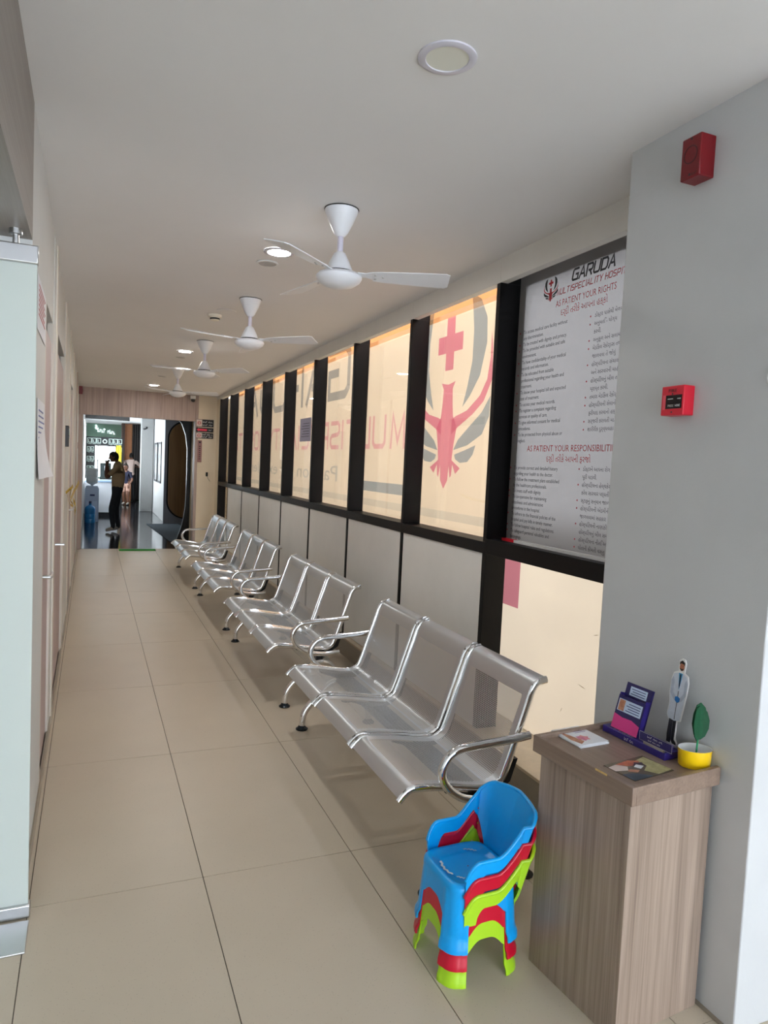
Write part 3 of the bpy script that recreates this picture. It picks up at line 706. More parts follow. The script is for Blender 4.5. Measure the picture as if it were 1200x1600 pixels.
# ================================================================== STACKED CHILDREN'S CHAIRS
def perim(t, h, r, n=None):
    """point on a rounded square of half-size h, corner radius r, t in 0..1 counter-clockwise from the middle of the +x side"""
    a = 2 * math.pi * t; c, s = math.cos(a), math.sin(a); k = 5.0
    q = (abs(c) ** k + abs(s) ** k) ** (-1 / k)
    return c * q * h, s * q * h
def make_chair(label, col, z):
    cmat = mat('plastic_' + label.split()[0], col, 0.28, noise=0.05, scale=5, spec=0.5)
    ch = thing('child_chair', label, 'chair', (1.172, 1.945, z), math.radians(2), "stack of children's plastic chairs beside the desk")
    N = 64
    def half(z_): return 0.118 + (0.200 - z_) * 0.075
    # seat: dished top with rolled rim
    rows = []
    for (s_, z_) in ((0.02, 0.193), (0.55, 0.195), (0.78, 0.198), (0.84, 0.205), (0.93, 0.207), (0.99, 0.203), (1.02, 0.194), (1.025, 0.180)):
        rows.append([(perim(k / N, 0.120 * s_, 0)[0], perim(k / N, 0.120 * s_, 0)[1], z_) for k in range(N)])
    seat = MB().grid(rows, closed=True)
    so = seat.build('seat', cmat, ch, smooth=50)
    # skirt: one tapering shell around the seat, arched between the corners; below the arches it is the four legs
    NC, NR = 160, 12
    def col(k):
        t = (k + 0.5) / NC; q = (t * 4) % 1.0; d = abs(q - 0.5) * 2          # 0 at a corner, 1 at mid side
        on = d < 0.40
        zb = 0.0 if on else 0.100 + 0.034 * (1 - (1 - min(1, (d - 0.40) / 0.45)) ** 2)
        P_ = []
        for i in range(NR + 1):
            f = i / NR
            z_ = 0.188 - 0.088 * f * 2 if f <= 0.5 else None
            if on: z_ = 0.188 + (0.100 - 0.188) * (f / 0.5) if f <= 0.5 else 0.100 * (1 - (f - 0.5) / 0.5)
            else: z_ = 0.188 + (zb - 0.188) * min(1.0, f / 0.5)
            fl = 0.006 if z_ < 0.018 else (0.003 if z_ < 0.030 else 0.0)
            rib = 0.0022 if (on and d > 0.26) else 0.0
            x, y = perim(t, half(z_) + fl + rib, 0); P_.append((x, y, z_))
        return on, int(t * 4) % 4, P_
    cols = [col(k) for k in range(NC)]
    ap = MB(); lgs = [MB() for _ in range(4)]
    for k in range(NC):
        on0, c0, A_ = cols[k]; on1, c1, B_ = cols[(k + 1) % NC]
        for i in range(NR):
            if i >= NR // 2:
                if on0 and on1: lgs[c0].add([A_[i], B_[i], B_[i + 1], A_[i + 1]], [(0, 1, 2, 3)])
            else: ap.add([A_[i], B_[i], B_[i + 1], A_[i + 1]], [(0, 1, 2, 3)])
    def weld(mb):
        key, vs, mp = {}, [], []
        for p in mb.v:
            q = tuple(round(c, 5) for c in p)
            if q not in key: key[q] = len(vs); vs.append(p)
            mp.append(key[q])
        mb.v = vs; mb.f = [tuple(dict.fromkeys(mp[i] for i in f)) for f in mb.f]
        ok = [n for n, f in enumerate(mb.f) if len(f) > 2]; mb.mi = [mb.mi[n] for n in ok]; mb.f = [mb.f[n] for n in ok]; return mb
    weld(ap).build('apron', cmat, ch, smooth=60, solid=0.005)
    for l_ in lgs: weld(l_).build('leg', cmat, ch, smooth=60, solid=0.005)
    # back and arms: one curved band, cut away under the arms
    rows = [[], [], [], []]
    NS = 150
    for k in range(NS + 1):
        s = k / NS * 2 - 1                        # -1 front end of one arm, 0 middle of back, +1 front end of the other arm
        a = abs(s); t = 0.5 * 0.69 * s            # wraps around the +x side
        top = 0.415 - 0.012 * (a / 0.25) ** 2 if a < 0.25 else (0.403 - 0.118 * (0.5 - 0.5 * math.cos(math.pi * min(1, (a - 0.25) / 0.40))))
        if a > 0.86: top -= 0.055 * ((a - 0.86) / 0.14) ** 2.2
        bot = 0.190
        if 0.30 < a < 0.88:
            e = min(1, (a - 0.30) / 0.14); g = min(1, (0.88 - a) / 0.10)
            bot = 0.205 + (top - 0.042 - 0.205) * (e ** 1.3) * (1 - (1 - g) ** 2)
        for i, f in enumerate((0, 0.35, 0.7, 1.0)):
            z_ = bot + (top - bot) * f
            lean = max(0.0, z_ - 0.2) * (0.20 if a < 0.4 else 0.10)
            x, y = perim(t, 0.127 + lean, 0)
            if a < 0.5: x += 0.10 * max(0, z_ - 0.2) * (1 - a / 0.5)
            rows[i].append((x, y, z_))
    bk_ = MB().grid(rows).build('back_and_arms', cmat, ch, smooth=60, solid=0.008)
    rim = MB().tube(rows[3], 0.0065, 8); rim.build('rolled_rim', cmat, bk_, smooth=60)
    return ch, so
zc = 0.0
for lb, col in (('lime green child chair, lowest of the stack beside the desk', srgb(176, 226, 40)), ('crimson red child chair in the middle of the stack', srgb(206, 12, 48)), ('bright blue child chair on top of the stack', srgb(0, 166, 244))):
    ch, so = make_chair(lb, col, zc); zc += 0.054
# worn sticker edge on the blue seat
ms = MB(); WHT = mat('worn_white', srgb(214, 220, 224), 0.6, noise=0.2, scale=60)
for (a0, a1, w0) in ((150, 205, 0.007), (215, 240, 0.004), (40, 70, 0.004)):
    pts = []
    for i in range(13):
        a = math.radians(a0 + (a1 - a0) * i / 12); r = 0.088 + 0.003 * math.sin(i * 2.1); pts.append((r * math.cos(a), r * math.sin(a)))
    L, R = ribbon2d(pts, w0); n = len(L)
    ms.add([(x, y, 0.2015) for x, y in L + R], [(i, n + i, n + i + 1, i + 1) for i in range(n - 1)])
ms.build('worn_sticker', WHT, so)

# ================================================================== DESK
DR = math.radians(5.5); DO = Vector((1.40, 1.475, 0))
dk = thing('wooden_desk', 'small wood-laminate podium desk with raised tray top against the pillar', 'desk', DO, DR)
DWX, DWY = 0.340, 0.375
BX(0, 0, 0, DWX, 0.018, 0.705).build('side_panel', DESK, dk, bevel=0.001)
BX(0, 0.018, 0, 0.018, DWY, 0.705).build('front_panel', DESK, dk, bevel=0.001)
BX(0.018, DWY - 0.018, 0, DWX, DWY, 0.705).build('side_panel', DESK, dk, bevel=0.001)
BX(DWX - 0.018, 0.018, 0.02, DWX, DWY - 0.018, 0.705).build('back_panel', DESK, dk)
BX(-0.012, -0.012, 0.705, DWX + 0.004, DWY + 0.012, 0.742).build('desk_top', DESKT, dk, bevel=0.002)
for nm, a in (('tray_lip', (-0.020, -0.020, 0.703, -0.004, DWY + 0.020, 0.757)), ('tray_lip', (-0.004, -0.020, 0.703, DWX + 0.006, -0.004, 0.757)), ('tray_lip', (-0.004, DWY + 0.004, 0.703, DWX + 0.006, DWY + 0.020, 0.757))):
    BX(*a).build(nm, DESKT, dk, bevel=0.002)
BX(-0.0212, 0.075, 0.752, -0.0195, 0.12, 0.7572).build('worn_edge', mat('bare_board', srgb(226, 190, 120), 0.7, noise=0.2, scale=90), dk)
TZ = 0.7424
def onto(x, y): return (x, y, TZ)
# brochures: a fanned stack of individual leaflets
BRO = mat('brochure_paper', srgb(236, 238, 242), 0.35, noise=0.03, scale=30)
PINK = mat('print_magenta', srgb(200, 90, 160), 0.4, noise=0.25, scale=70, col2=srgb(236, 170, 140))
SKINP = mat('print_skin', srgb(206, 150, 116), 0.4, noise=0.3, scale=60, col2=srgb(160, 96, 70))
ORNG = mat('print_orange', srgb(214, 130, 80), 0.4, noise=0.4, scale=50, col2=srgb(150, 60, 70))
OLIVE = mat('print_olive', srgb(150, 142, 92), 0.4, noise=0.4, scale=40, col2=srgb(196, 190, 140))
SLATEB = mat('print_slate', srgb(70, 82, 96), 0.4, noise=0.3, scale=30)
PALE = mat('print_pale', srgb(226, 208, 200), 0.4, noise=0.15, scale=40)
def leaf_poly(k, cx, cy, n, r0, r1, rot):
    return [(cx + (r0 if i % 2 else r1) * math.cos(rot + 2 * math.pi * i / n), cy + (r0 if i % 2 else r1) * k * math.sin(rot + 2 * math.pi * i / n)) for i in range(n)]
for k in range(5):
    t = thing('brochure', ['white leaflet, lowest of the stack on the desk', 'white leaflet, second from the bottom of the desk stack', 'white leaflet in the middle of the desk stack', 'white leaflet, second from the top of the desk stack', 'white leaflet with magenta picture, top of the desk stack'][k], 'brochure', (1.498 + 0.002 * math.sin(k * 2), 1.828 + 0.0015 * k, TZ + 0.0014 * k), math.radians(4 + 2.2 * math.sin(k * 1.7)), 'leaflets stacked on the desk')
    BX(-0.060, -0.070, 0, 0.060, 0.070, 0.0012).build('sheet', BRO, t)
    if k == 4:
        m = MB().prism([(-0.045, 0.05), (-0.03, 0.005), (-0.02, -0.045), (-0.045, -0.06), (-0.055, -0.02)], (0, 0, 0.0013), (1, 0, 0), (0, 1, 0), 0.0002); m.build('picture', SKINP, t)
        m = MB().prism(leaf_poly(0.9, -0.005, -0.022, 12, 0.018, 0.026, 0.2), (0, 0, 0.0015), (1, 0, 0), (0, 1, 0), 0.0002); m.build('picture', PINK, t)
        m = MB()
        for q in range(4): m.box(0.0, 0.02 + q * 0.009, 0.0013, 0.045 - 0.006 * (q % 2), 0.0225 + q * 0.009, 0.0015)
        m.build('lettering', mat('ink_violet', srgb(140, 120, 170), 0.5), t)
fl = thing('photo_flyer', 'glossy colour photo flyer lying near the desk front corner', 'flyer', (1.520, 1.582, TZ), math.radians(8))
BX(-0.085, -0.058, 0, 0.085, 0.058, 0.0012).build('sheet', mat('flyer_ground', srgb(122, 112, 92), 0.22, noise=0.4, scale=14, col2=srgb(96, 84, 70)), fl)
def fp(P, m_, z): MB().prism(P, (0, 0, z), (1, 0, 0), (0, 1, 0), 0.0002).build('picture', m_, fl)
fp([(-0.085, 0.012), (-0.085, 0.040), (-0.05, 0.045), (-0.025, 0.02), (-0.045, 0.0)], PALE, 0.0013)
fp([(-0.05, 0.045), (0.01, 0.052), (0.04, 0.035), (0.02, 0.01), (-0.02, 0.022)], ORNG, 0.0014)
fp(leaf_poly(0.8, 0.02, 0.016, 10, 0.016, 0.023, 0.4), mat('print_dark', srgb(58, 40, 52), 0.4, noise=0.3, scale=50), 0.0016)
fp([(-0.01, 0.01), (0.012, 0.02), (0.025, 0.002), (0.0, -0.008)], BRO, 0.0018)
fp([(0.03, 0.04), (0.08, 0.05), (0.085, -0.05), (0.02, -0.055), (0.0, -0.02), (0.035, 0.0)], OLIVE, 0.0013)
fp([(-0.085, -0.058), (-0.085, -0.012), (-0.05, -0.018), (-0.01, -0.05), (-0.005, -0.058)], SLATEB, 0.0014)
fp([(-0.052, -0.004), (-0.035, 0.004), (-0.012, -0.014), (-0.03, -0.022)], SKINP, 0.0017)
# purple leaflet display with card holder and name plate
PURP = mat('purple_board', srgb(50, 38, 122), 0.3, noise=0.08, scale=12)
NAVY = mat('navy_board', srgb(38, 32, 92), 0.3, noise=0.08, scale=12)
MAG = mat('magenta_print', srgb(222, 60, 140), 0.3, noise=0.05)
BLUEP = mat('pale_blue_print', srgb(196, 214, 236), 0.35, noise=0.05)
ds = thing('card_display', 'purple counter display with slanted card holder and name plate on the desk', 'display', (1.664, 1.738, TZ), math.radians(4))
BX(-0.036, -0.135, 0, 0.036, 0.128, 0.022).build('base', PURP, ds, bevel=0.002)
TI = math.radians(16)
Rm = Matrix.Translation((-0.018, 0.046, 0.022)) @ Matrix.Rotation(TI, 4, 'Y')
def slab(name, m_, x0, y0, z0, x1, y1, z1, parent=ds): return MB().box(x0, y0, z0, x1, y1, z1, M=Rm).build(name, m_, parent)
hold = slab('holder_back', NAVY, 0.014, -0.056, 0, 0.020, 0.056, 0.158)
slab('holder_side', PURP, -0.006, -0.056, 0, 0.020, -0.053, 0.120); slab('holder_side', PURP, -0.006, 0.053, 0, 0.020, 0.056, 0.120)
pk = slab('holder_pocket', NAVY, -0.008, -0.056, 0, -0.004, 0.056, 0.112)
MB().add([Rm @ Vector(p) for p in [(-0.0084, 0.056, 0.0), (-0.0084, -0.056, 0.0), (-0.0084, -0.056, 0.034), (-0.0084, -0.02, 0.044), (-0.0084, 0.02, 0.042), (-0.0084, 0.056, 0.048)]], [(0, 1, 2, 3, 4, 5)]).build('printed_band', MAG, pk)
MB().box(-0.0086, -0.050, 0.060, -0.0082, 0.050, 0.100, M=Rm).build('printed_card', BLUEP, pk)
MB().box(-0.0090, 0.022, 0.062, -0.0086, 0.046, 0.098, M=Rm).build('picture', SKINP, pk)
MB().box(0.0132, -0.036, 0.118, 0.0138, 0.036, 0.148, M=Rm).build('printed_card', BLUEP, hold)
m = MB()
for q in range(4): m.box(-0.0091, -0.044, 0.066 + q * 0.008, -0.0088, 0.014 - 0.008 * (q % 2), 0.0685 + q * 0.008, M=Rm)
for q in range(3): m.box(0.0128, -0.030, 0.123 + q * 0.008, 0.0131, 0.030 - 0.006 * (q % 2), 0.1255 + q * 0.008, M=Rm)
m.build('lettering', mat('ink_navy', srgb(46, 52, 110), 0.5), hold)
np_ = BX(-0.034, -0.158, 0.030, -0.030, -0.030, 0.058).build('name_plate', NAVY, ds)
m = MB(); put_marks(m, 13, (-0.0345, -0.062, 0.0465), (0, -1, 0), (0, 0, 1), 0.006, 0.060); put_marks(m, 14, (-0.0345, -0.066, 0.0365), (0, -1, 0), (0, 0, 1), 0.0045, 0.048); m.build('lettering', WHITE, np_)
m = MB(); m.box(-0.0343, -0.158, 0.030, -0.0335, -0.030, 0.0312); m.box(-0.0343, -0.158, 0.0568, -0.0335, -0.030, 0.058); m.box(-0.0343, -0.158, 0.030, -0.0335, -0.1568, 0.058); m.box(-0.0343, -0.0312, 0.030, -0.0335, -0.030, 0.058); m.build('plate_border', SATIN, np_)
m = MB(); put_marks(m, 9, (-0.0364, 0.030, 0.005), (0, -1, 0), (0, 0, 1), 0.010, 0.040); put_marks(m, 22, (-0.030, 0.085, 0.0224), (0, -1, 0), (1, 0, 0), 0.007, 0.085); m.build('lettering', WHITE, ds)
BX(-0.0352, -0.128, 0.0224, -0.029, -0.048, 0.0300).build('plate_foot', SATIN, ds)
# cut-out doctor standee (a flat printed board)
st = thing('standee', 'small cut-out board of a doctor in white coat leaning on the pillar', 'standee', (1.716, 1.656, TZ + 0.0226), 0)
STI = math.radians(5)
SM = Matrix.Rotation(STI, 4, 'Y')
def sp(P, name, m_, d, th=0.0004, parent=st):
    mb = MB(); mb.prism([(-a, b) for a, b in P], (-d, 0, 0), (0, 1, 0), (0, 0, 1), th); mb.v = [tuple(SM @ Vector(p)) for p in mb.v]; return mb.build(name, m_, parent)
CUT = [(-.016, 0), (.018, 0), (.022, .010), (.012, .022), (.010, .075), (.024, .080), (.030, .13), (.034, .17), (.036, .205), (.030, .226), (.014, .232), (.016, .262), (.010, .274), (-.002, .276), (-.012, .268), (-.012, .250), (-.010, .234), (-.028, .226), (-.035, .200), (-.036, .16), (-.030, .13), (-.034, .090), (-.026, .076), (-.020, .074), (-.022, .030), (-.024, .010)]
sp(CUT, 'board', WHITE, 0.0, 0.003)
PBK = mat('print_black', srgb(26, 26, 32), 0.4); COATM = mat('print_coat', srgb(206, 214, 226), 0.4, noise=0.12, scale=60); COAT2 = mat('print_coat_fold', srgb(180, 190, 206), 0.4, noise=0.12, scale=60)
sp([(-.021, .004), (-.006, .003), (-.004, .012), (-.006, .078), (-.021, .078), (-.023, .03)], 'trouser_leg', PBK, 0.0004)
sp([(-.003, .012), (.004, .004), (.019, .003), (.018, .010), (.008, .018), (.008, .078), (-.005, .078)], 'trouser_leg', PBK, 0.0006)
sp([(-.031, .092), (-.024, .078), (.0, .076), (.021, .082), (.027, .13), (.030, .17), (.033, .204), (.027, .222), (.010, .229), (-.008, .229), (-.026, .222), (-.032, .198), (-.033, .16), (-.027, .13)], 'coat', COATM, 0.0008)
sp([(-.033, .200), (-.026, .214), (-.020, .200), (-.020, .165), (-.006, .150), (-.006, .141), (-.014, .141), (-.030, .158)], 'sleeve', COAT2, 0.0011)
sp([(.033, .200), (.026, .214), (.021, .200), (.022, .168), (.009, .151), (.008, .142), (.016, .141), (.031, .162)], 'sleeve', COAT2, 0.0011)
sp([(-.007, .229), (.009, .229), (.004, .190), (.001, .175), (-.002, .190)], 'shirt', mat('print_sky', srgb(70, 160, 206), 0.4), 0.0011)
sp([(-.001, .226), (.004, .226), (.0035, .19), (.001, .178), (-.001, .19)], 'tie', mat('print_tie', srgb(34, 36, 60), 0.4), 0.0014)
sp([(.0, .172), (.002, .172), (.0, .080), (-.002, .080)], 'coat_opening', PBK, 0.0012)
sp([(-.009, .140), (.001, .134), (.010, .139), (.011, .150), (.001, .155), (-.009, .151)], 'gloves', mat('print_glove', srgb(30, 116, 190), 0.4), 0.0016)
sp(leaf_poly(1.35, .002, .249, 16, .0095, .0095, 0), 'face', mat('print_face', srgb(176, 112, 84), 0.4), 0.0010)
sp([(-.008, .254), (-.008, .264), (.002, .270), (.012, .264), (.012, .254), (.008, .259), (-.003, .260)], 'hair', mat('print_hair', srgb(34, 24, 22), 0.4), 0.0015)
sp([(-.006, .243), (.002, .236), (.010, .243), (.007, .245), (.002, .2425), (-.003, .245)], 'beard', mat('print_hair', srgb(34, 24, 22)), 0.0015)
for a in (-.0022, .0062): sp(leaf_poly(0.6, a, .2525, 8, .0013, .0013, 0), 'eye', INKB, 0.0016)
# yellow pot with felt leaves
pt = thing('pen_pot', 'yellow oval pot holding a green leaf ornament at the desk corner', 'pot', (1.704, 1.550, TZ), math.radians(-20))
def oval(prof, n=28):
    mb = MB(); mb.lathe(prof, (0, 0, 0), n, cap=False); mb.v = [(x * 1.0, y * 0.8, z) for x, y, z in mb.v]; return mb
oval([(0.0, 0.0), (0.044, 0.0), (0.047, 0.004), (0.050, 0.050), (0.0505, 0.054)]).build('outer_wall', mat('yellow_plastic', srgb(250, 206, 20), 0.3, noise=0.04), pt, smooth=40)
oval([(0.0505, 0.054), (0.048, 0.054), (0.046, 0.012), (0.0, 0.012)]).build('inner_wall', WHITE, pt, smooth=40)
GRN = mat('green_felt', srgb(10, 84, 50), 0.7, noise=0.2, scale=90)
stem = MB().tube(smooth_path([(0.004, 0.0, 0.012), (0.005, 0.0, 0.05), (0.008, 0.002, 0.100)], 4), 0.0030, 8); stem.build('stem', mat('stem_green', srgb(40, 150, 96), 0.4), pt, smooth=50)
for k, (dx, ro, sc) in enumerate(((-0.012, 0.30, 1.0), (0.0, -0.1, 1.08), (0.012, -0.5, 0.95))):
    LP = [(0.0, 0.0), (0.016, 0.012), (0.026, 0.036), (0.027, 0.062), (0.018, 0.088), (0.002, 0.102), (-0.012, 0.096), (-0.022, 0.074), (-0.025, 0.046), (-0.016, 0.016)]
    a = math.radians(20) + ro
    mb = MB().prism([(x * 0.95 * sc + dx * 0.2, z * 1.05 * sc) for x, z in LP], (0.006 + dx * 0.5, -0.004 + k * 0.005, 0.078), (math.cos(a), math.sin(a), 0), (0.0, 0.0, 1.0), 0.003)
    mb.build('leaf', GRN, pt)

# ================================================================== PILLAR DEVICES
al = thing('alarm_sounder', 'red square alarm sounder with round grille high on the pillar', 'alarm', (1.757, 1.732, 2.60), 0)
BX(-0.062, -0.038, -0.064, 0, 0.038, 0.064).build('housing', RED, al, bevel=0.004)
RY = Matrix.Rotation(-math.pi / 2, 4, 'Y')
MB().lathe([(0.024, 0), (0.024, 0.001), (0.0275, 0.001), (0.0275, 0)], (-0.0622, 0.0, 0.008), 32, M=RY, cap=False).build('grille_ring', mat('dark_red', srgb(70, 8, 16), 0.5), al, smooth=40)
for z_ in (0.056, -0.052): MB().tube([(-0.0625, 0.0, z_), (-0.0615, 0.0, z_)], 0.004, 10).build('screw', INKB, al)
m = MB(); put_marks(m, 5, (-0.0624, -0.008, -0.056), (0, -1, 0), (0, 0, 1), 0.007, 0.024); m.build('lettering', INKB, al)
cp = thing('call_point', 'small red fire call point with black window lower on the pillar', 'call point', (1.757, 1.752, 1.855), 0)
BX(-0.045, -0.047, -0.047, 0, 0.047, 0.047).build('housing', mat('red_bright', srgb(226, 34, 58), 0.35, noise=0.05), cp, bevel=0.003)
BX(-0.0462, -0.040, -0.026, -0.0448, 0.026, 0.017).build('window', mat('black_window', srgb(16, 16, 18), 0.15), cp)
BX(-0.0468, 0.028, -0.028, -0.0440, 0.038, 0.018).build('break_tab', mat('pink_tab', srgb(236, 90, 104), 0.3), cp)
m = MB(); put_text(m, 'FIRE', (-0.0463, 0.016, 0.026), (0, -1, 0), (0, 0, 1), 0.010, 0.034); m.build('lettering', INKB, cp)
m = MB(); put_text(m, 'PRESS', (-0.0466, 0.016, -0.020), (0, -1, 0), (0, 0, 1), 0.007, 0.024); put_text(m, 'HERE', (-0.0466, -0.014, -0.020), (0, -1, 0), (0, 0, 1), 0.007, 0.020)
m.box(-0.0466, -0.004, 0.004, -0.0463, 0.018, 0.006); m.box(-0.0466, -0.036, 0.004, -0.0463, -0.022, 0.006); m.build('lettering', WHITE, cp)
for z_ in (0.021, -0.037): MB().tube([(-0.0460, 0.0, z_), (-0.044, 0.0, z_)], 0.003, 8).build('screw', INKB, cp)
hk = MB(); hk.tube([(0, 0.014 * math.cos(a), 0.022 * math.sin(a)) for a in [2 * math.pi * i / 20 for i in range(21)]], 0.0022, 8)
ho = hk.build('ring_hook', WHITE, smooth=50); ho.location = (1.7535, 1.430, 1.902); tag(ho, 'white oval ring fixed near the pillar edge at far right', 'hook')

# ================================================================== CEILING FITTINGS
LIT = emit('lit_diffuser', (1.0, 0.97, 0.93, 1), LAMP)
UNLIT = mat('unlit_diffuser', srgb(226, 226, 214), 0.5, noise=0.03)
RIMM = mat('lamp_rim', srgb(206, 204, 214), 0.35, noise=0.03)
def downlight(x, y, lit, label):
    t = thing('ceiling_light', label, 'light', (x, y, cz(y)), 0, 'round recessed ceiling lights')
    MB().lathe([(0.060, -0.002), (0.062, -0.006), (0.074, -0.007), (0.083, -0.004), (0.0835, 0.0)], n=40, cap=False).build('rim', RIMM, t, smooth=40)
    MB().lathe([(0.0, -0.0035), (0.061, -0.0035), (0.061, 0.0)], n=40, cap=False).build('diffuser', LIT if lit else UNLIT, t, smooth=40)
downlight(0.903, 1.855, False, 'unlit round recessed ceiling light, nearest overhead')
downlight(0.925, 3.87, True, 'lit round ceiling light beside the nearest fan')
downlight(0.889, 7.75, True, 'lit round ceiling light above the third fan')
downlight(0.864, 11.45, True, 'lit round ceiling light farthest away near the end beam')
GRIL = mat('grey_grille', srgb(186, 184, 182), 0.5, noise=0.05)
def speaker(x, y, label, r=0.062):
    t = thing('ceiling_speaker', label, 'speaker', (x, y, cz(y)), 0, 'round ceiling grilles')
    MB().lathe([(r * 0.82, -0.006), (r, -0.005), (r, 0.0)], n=32, cap=False).build('rim', WHITE, t, smooth=40)
    MB().lathe([(0.0, -0.004), (r * 0.3, -0.0045), (r * 0.31, -0.0035), (r * 0.55, -0.0045), (r * 0.56, -0.0035), (r * 0.82, -0.005)], n=32, cap=False).build('grille', GRIL, t, smooth=20)
speaker(0.917, 4.107, 'round grey ceiling grille next to the nearest lit light')
speaker(0.894, 8.20, 'round ceiling grille behind the second lit light')
speaker(0.881, 10.19, 'round ceiling grille before the farthest lit light')
sm = thing('smoke_detector', 'cream round smoke detector on the ceiling beside the second fan', 'detector', (0.876, 5.72, cz(5.72)), 0)
MB().lathe([(0.0, -0.045), (0.030, -0.044), (0.036, -0.036), (0.040, -0.020), (0.050, -0.018), (0.052, 0.0)], n=28, cap=False).build('body', mat('cream_plastic', srgb(236, 230, 212), 0.4), sm, smooth=40)
MB().lathe([(0.037, -0.038), (0.0385, -0.032), (0.0385, -0.026), (0.037, -0.024)], n=28, cap=False).build('vent_ring', RUBBER, sm, smooth=40)
cap = MB().lathe([(0.0, -0.006), (0.07, -0.005), (0.075, 0.0)], n=32, cap=False).build('ceiling_cover', CEIL, smooth=30); cap.location = (0.93, 5.52, cz(5.52)); tag(cap, 'faint round cover plate on the ceiling near the smoke detector', 'cover plate')

def fan(x, y, rot, label):
    zc_ = cz(y); t = thing('ceiling_fan', label, 'fan', (x, y, zc_), math.radians(rot), 'white three-blade ceiling fans')
    can = MB().lathe([(0.074, 0.0), (0.076, -0.006), (0.072, -0.018), (0.055, -0.06), (0.032, -0.105), (0.020, -0.120), (0.014, -0.122)], n=28).build('canopy', FANW, t, smooth=35)
    MB().lathe([(0.0735, -0.0005), (0.0785, -0.0015), (0.0785, -0.0035), (0.0735, -0.0045)], n=28, cap=False).build('canopy_gap', DKHOLE, can, smooth=40)
    MB().lathe([(0.0135, -0.115), (0.0135, -0.20)], n=14).build('down_rod', mat('rod_enamel', srgb(214, 210, 226), 0.3), t, smooth=40)
    mo = MB().lathe([(0.014, -0.188), (0.026, -0.196), (0.045, -0.232), (0.058, -0.262), (0.062, -0.272), (0.060, -0.274)], n=32).build('motor_cover', FANW, t, smooth=35)
    MB().lathe([(0.060, -0.273), (0.060, -0.281)], n=32, cap=False).build('motor_gap', DKHOLE, mo, smooth=40)
    MB().lathe([(0.060, -0.280), (0.092, -0.286), (0.104, -0.298), (0.104, -0.306), (0.096, -0.320), (0.070, -0.338), (0.035, -0.348), (0.0, -0.350)], n=36).build('motor_body', FANW, t, smooth=30)
    for k in range(3):
        a = math.radians(120 * k); M_ = Matrix.Rotation(a, 4, 'Z') @ Matrix.Translation((0, 0, -0.290)) @ Matrix.Rotation(math.radians(-14), 4, 'X')
        b = MB(); out = [(0.155, -0.038), (0.20, -0.045), (0.36, -0.056), (0.482, -0.062), (0.50, -0.052), (0.503, 0.05), (0.488, 0.064), (0.36, 0.058), (0.20, 0.046), (0.155, 0.038)]
        b.prism(out, (0, 0, 0), (1, 0, 0), (0, 1, 0), 0.004); b.v = [tuple(M_ @ Vector(p)) for p in b.v]
        bl = b.build('blade', FANW, t)
        br = MB(); br.prism([(0.085, -0.022), (0.12, -0.016), (0.15, -0.030), (0.215, -0.026), (0.215, 0.026), (0.15, 0.030), (0.12, 0.016), (0.085, 0.022)], (0, 0, 0.004), (1, 0, 0), (0, 1, 0), 0.004); br.v = [tuple(M_ @ Vector(p)) for p in br.v]
        br.build('blade_bracket', FANW, bl)
        for (sx, sy) in ((0.165, 0.016), (0.165, -0.016), (0.20, 0.0)):
            s_ = MB().ball((sx, sy, -0.001), (0.006, 0.006, 0.003), 8, 5); s_.v = [tuple(M_ @ Vector(p)) for p in s_.v]; s_.build('screw', SATIN, bl, smooth=60)
    return t
fan(1.02, 3.10, -19, 'white ceiling fan nearest the camera, beside a lit light')
fan(1.015, 5.04, -40, 'white ceiling fan, second from the camera')
fan(0.985, 6.98, -50, 'white ceiling fan, third from the camera')
fan(0.985, 9.25, -20, 'white ceiling fan, fourth and farthest from the camera')

# cctv dome, left-wall bits
cc = thing('security_camera', 'small white security camera under the ceiling at the end beam', 'camera', (1.593, 12.585, 2.60), 0)
MB().lathe([(0.045, 0.05), (0.045, 0.0), (0.03, -0.01)], (0, -0.06, 0), 20).build('mount', WHITE, cc, smooth=40)
MB().ball((0, -0.06, -0.02), 0.036, 16, 10).build('lens_dome', INKB, cc, smooth=60)
BX(-0.015, -0.06, 0.01, 0.015, 0.0, 0.04).build('bracket', WHITE, cc)
PAPER = mat('paper_sheet', srgb(226, 226, 230), 0.6, noise=0.05, scale=20)
def wall_paper(name, y0, y1, z0, z1, label, ink, n, curl=0.0):
    t = thing(name, label, 'notice', (WX + 0.001, (y0 + y1) / 2, z0), 0)
    w_, h_ = y1 - y0, z1 - z0; rows = []
    for i in range(9):
        f = i / 8; rows.append([(0.002 + curl * (1 - f) ** 3 * (0.3 + g / 4), -w_ / 2 + w_ * g / 4, h_ * f) for g in range(5)])
    MB().grid(rows).build('sheet', PAPER, t, smooth=60, solid=0.001)
    m = MB()
    for q in range(n): m.box(0.003 + curl * 0.02, -w_ * 0.38, h_ * (0.30 + 0.62 * q / n), 0.0036 + curl * 0.02, w_ * (0.38 - 0.08 * (q % 3)), h_ * (0.30 + 0.62 * q / n) + 0.006)
    m.build('lettering', ink, t); return t
wall_paper('paper_notice', 2.93, 3.42, 2.05, 2.25, 'printed white notice beside the top of the glass door', INKR, 7)
wall_paper('paper_notice', 3.00, 3.44, 1.49, 1.80, 'curled white paper notice at eye level beside the glass door', mat('ink_blue', srgb(90, 104, 160), 0.5), 9, 0.03)
dv = thing('wall_reader', 'slim black card reader on the left corridor wall', 'card reader', (WX - 0.012, 6.4, 1.64), 0)
BX(0, -0.10, 0, 0.035, 0.10, 0.17).build('housing', BLKM, dv, bevel=0.004); BX(0.035, -0.07, 0.07, 0.0365, 0.07, 0.15).build('screen', mat('dark_screen', srgb(40, 50, 62), 0.1), dv)
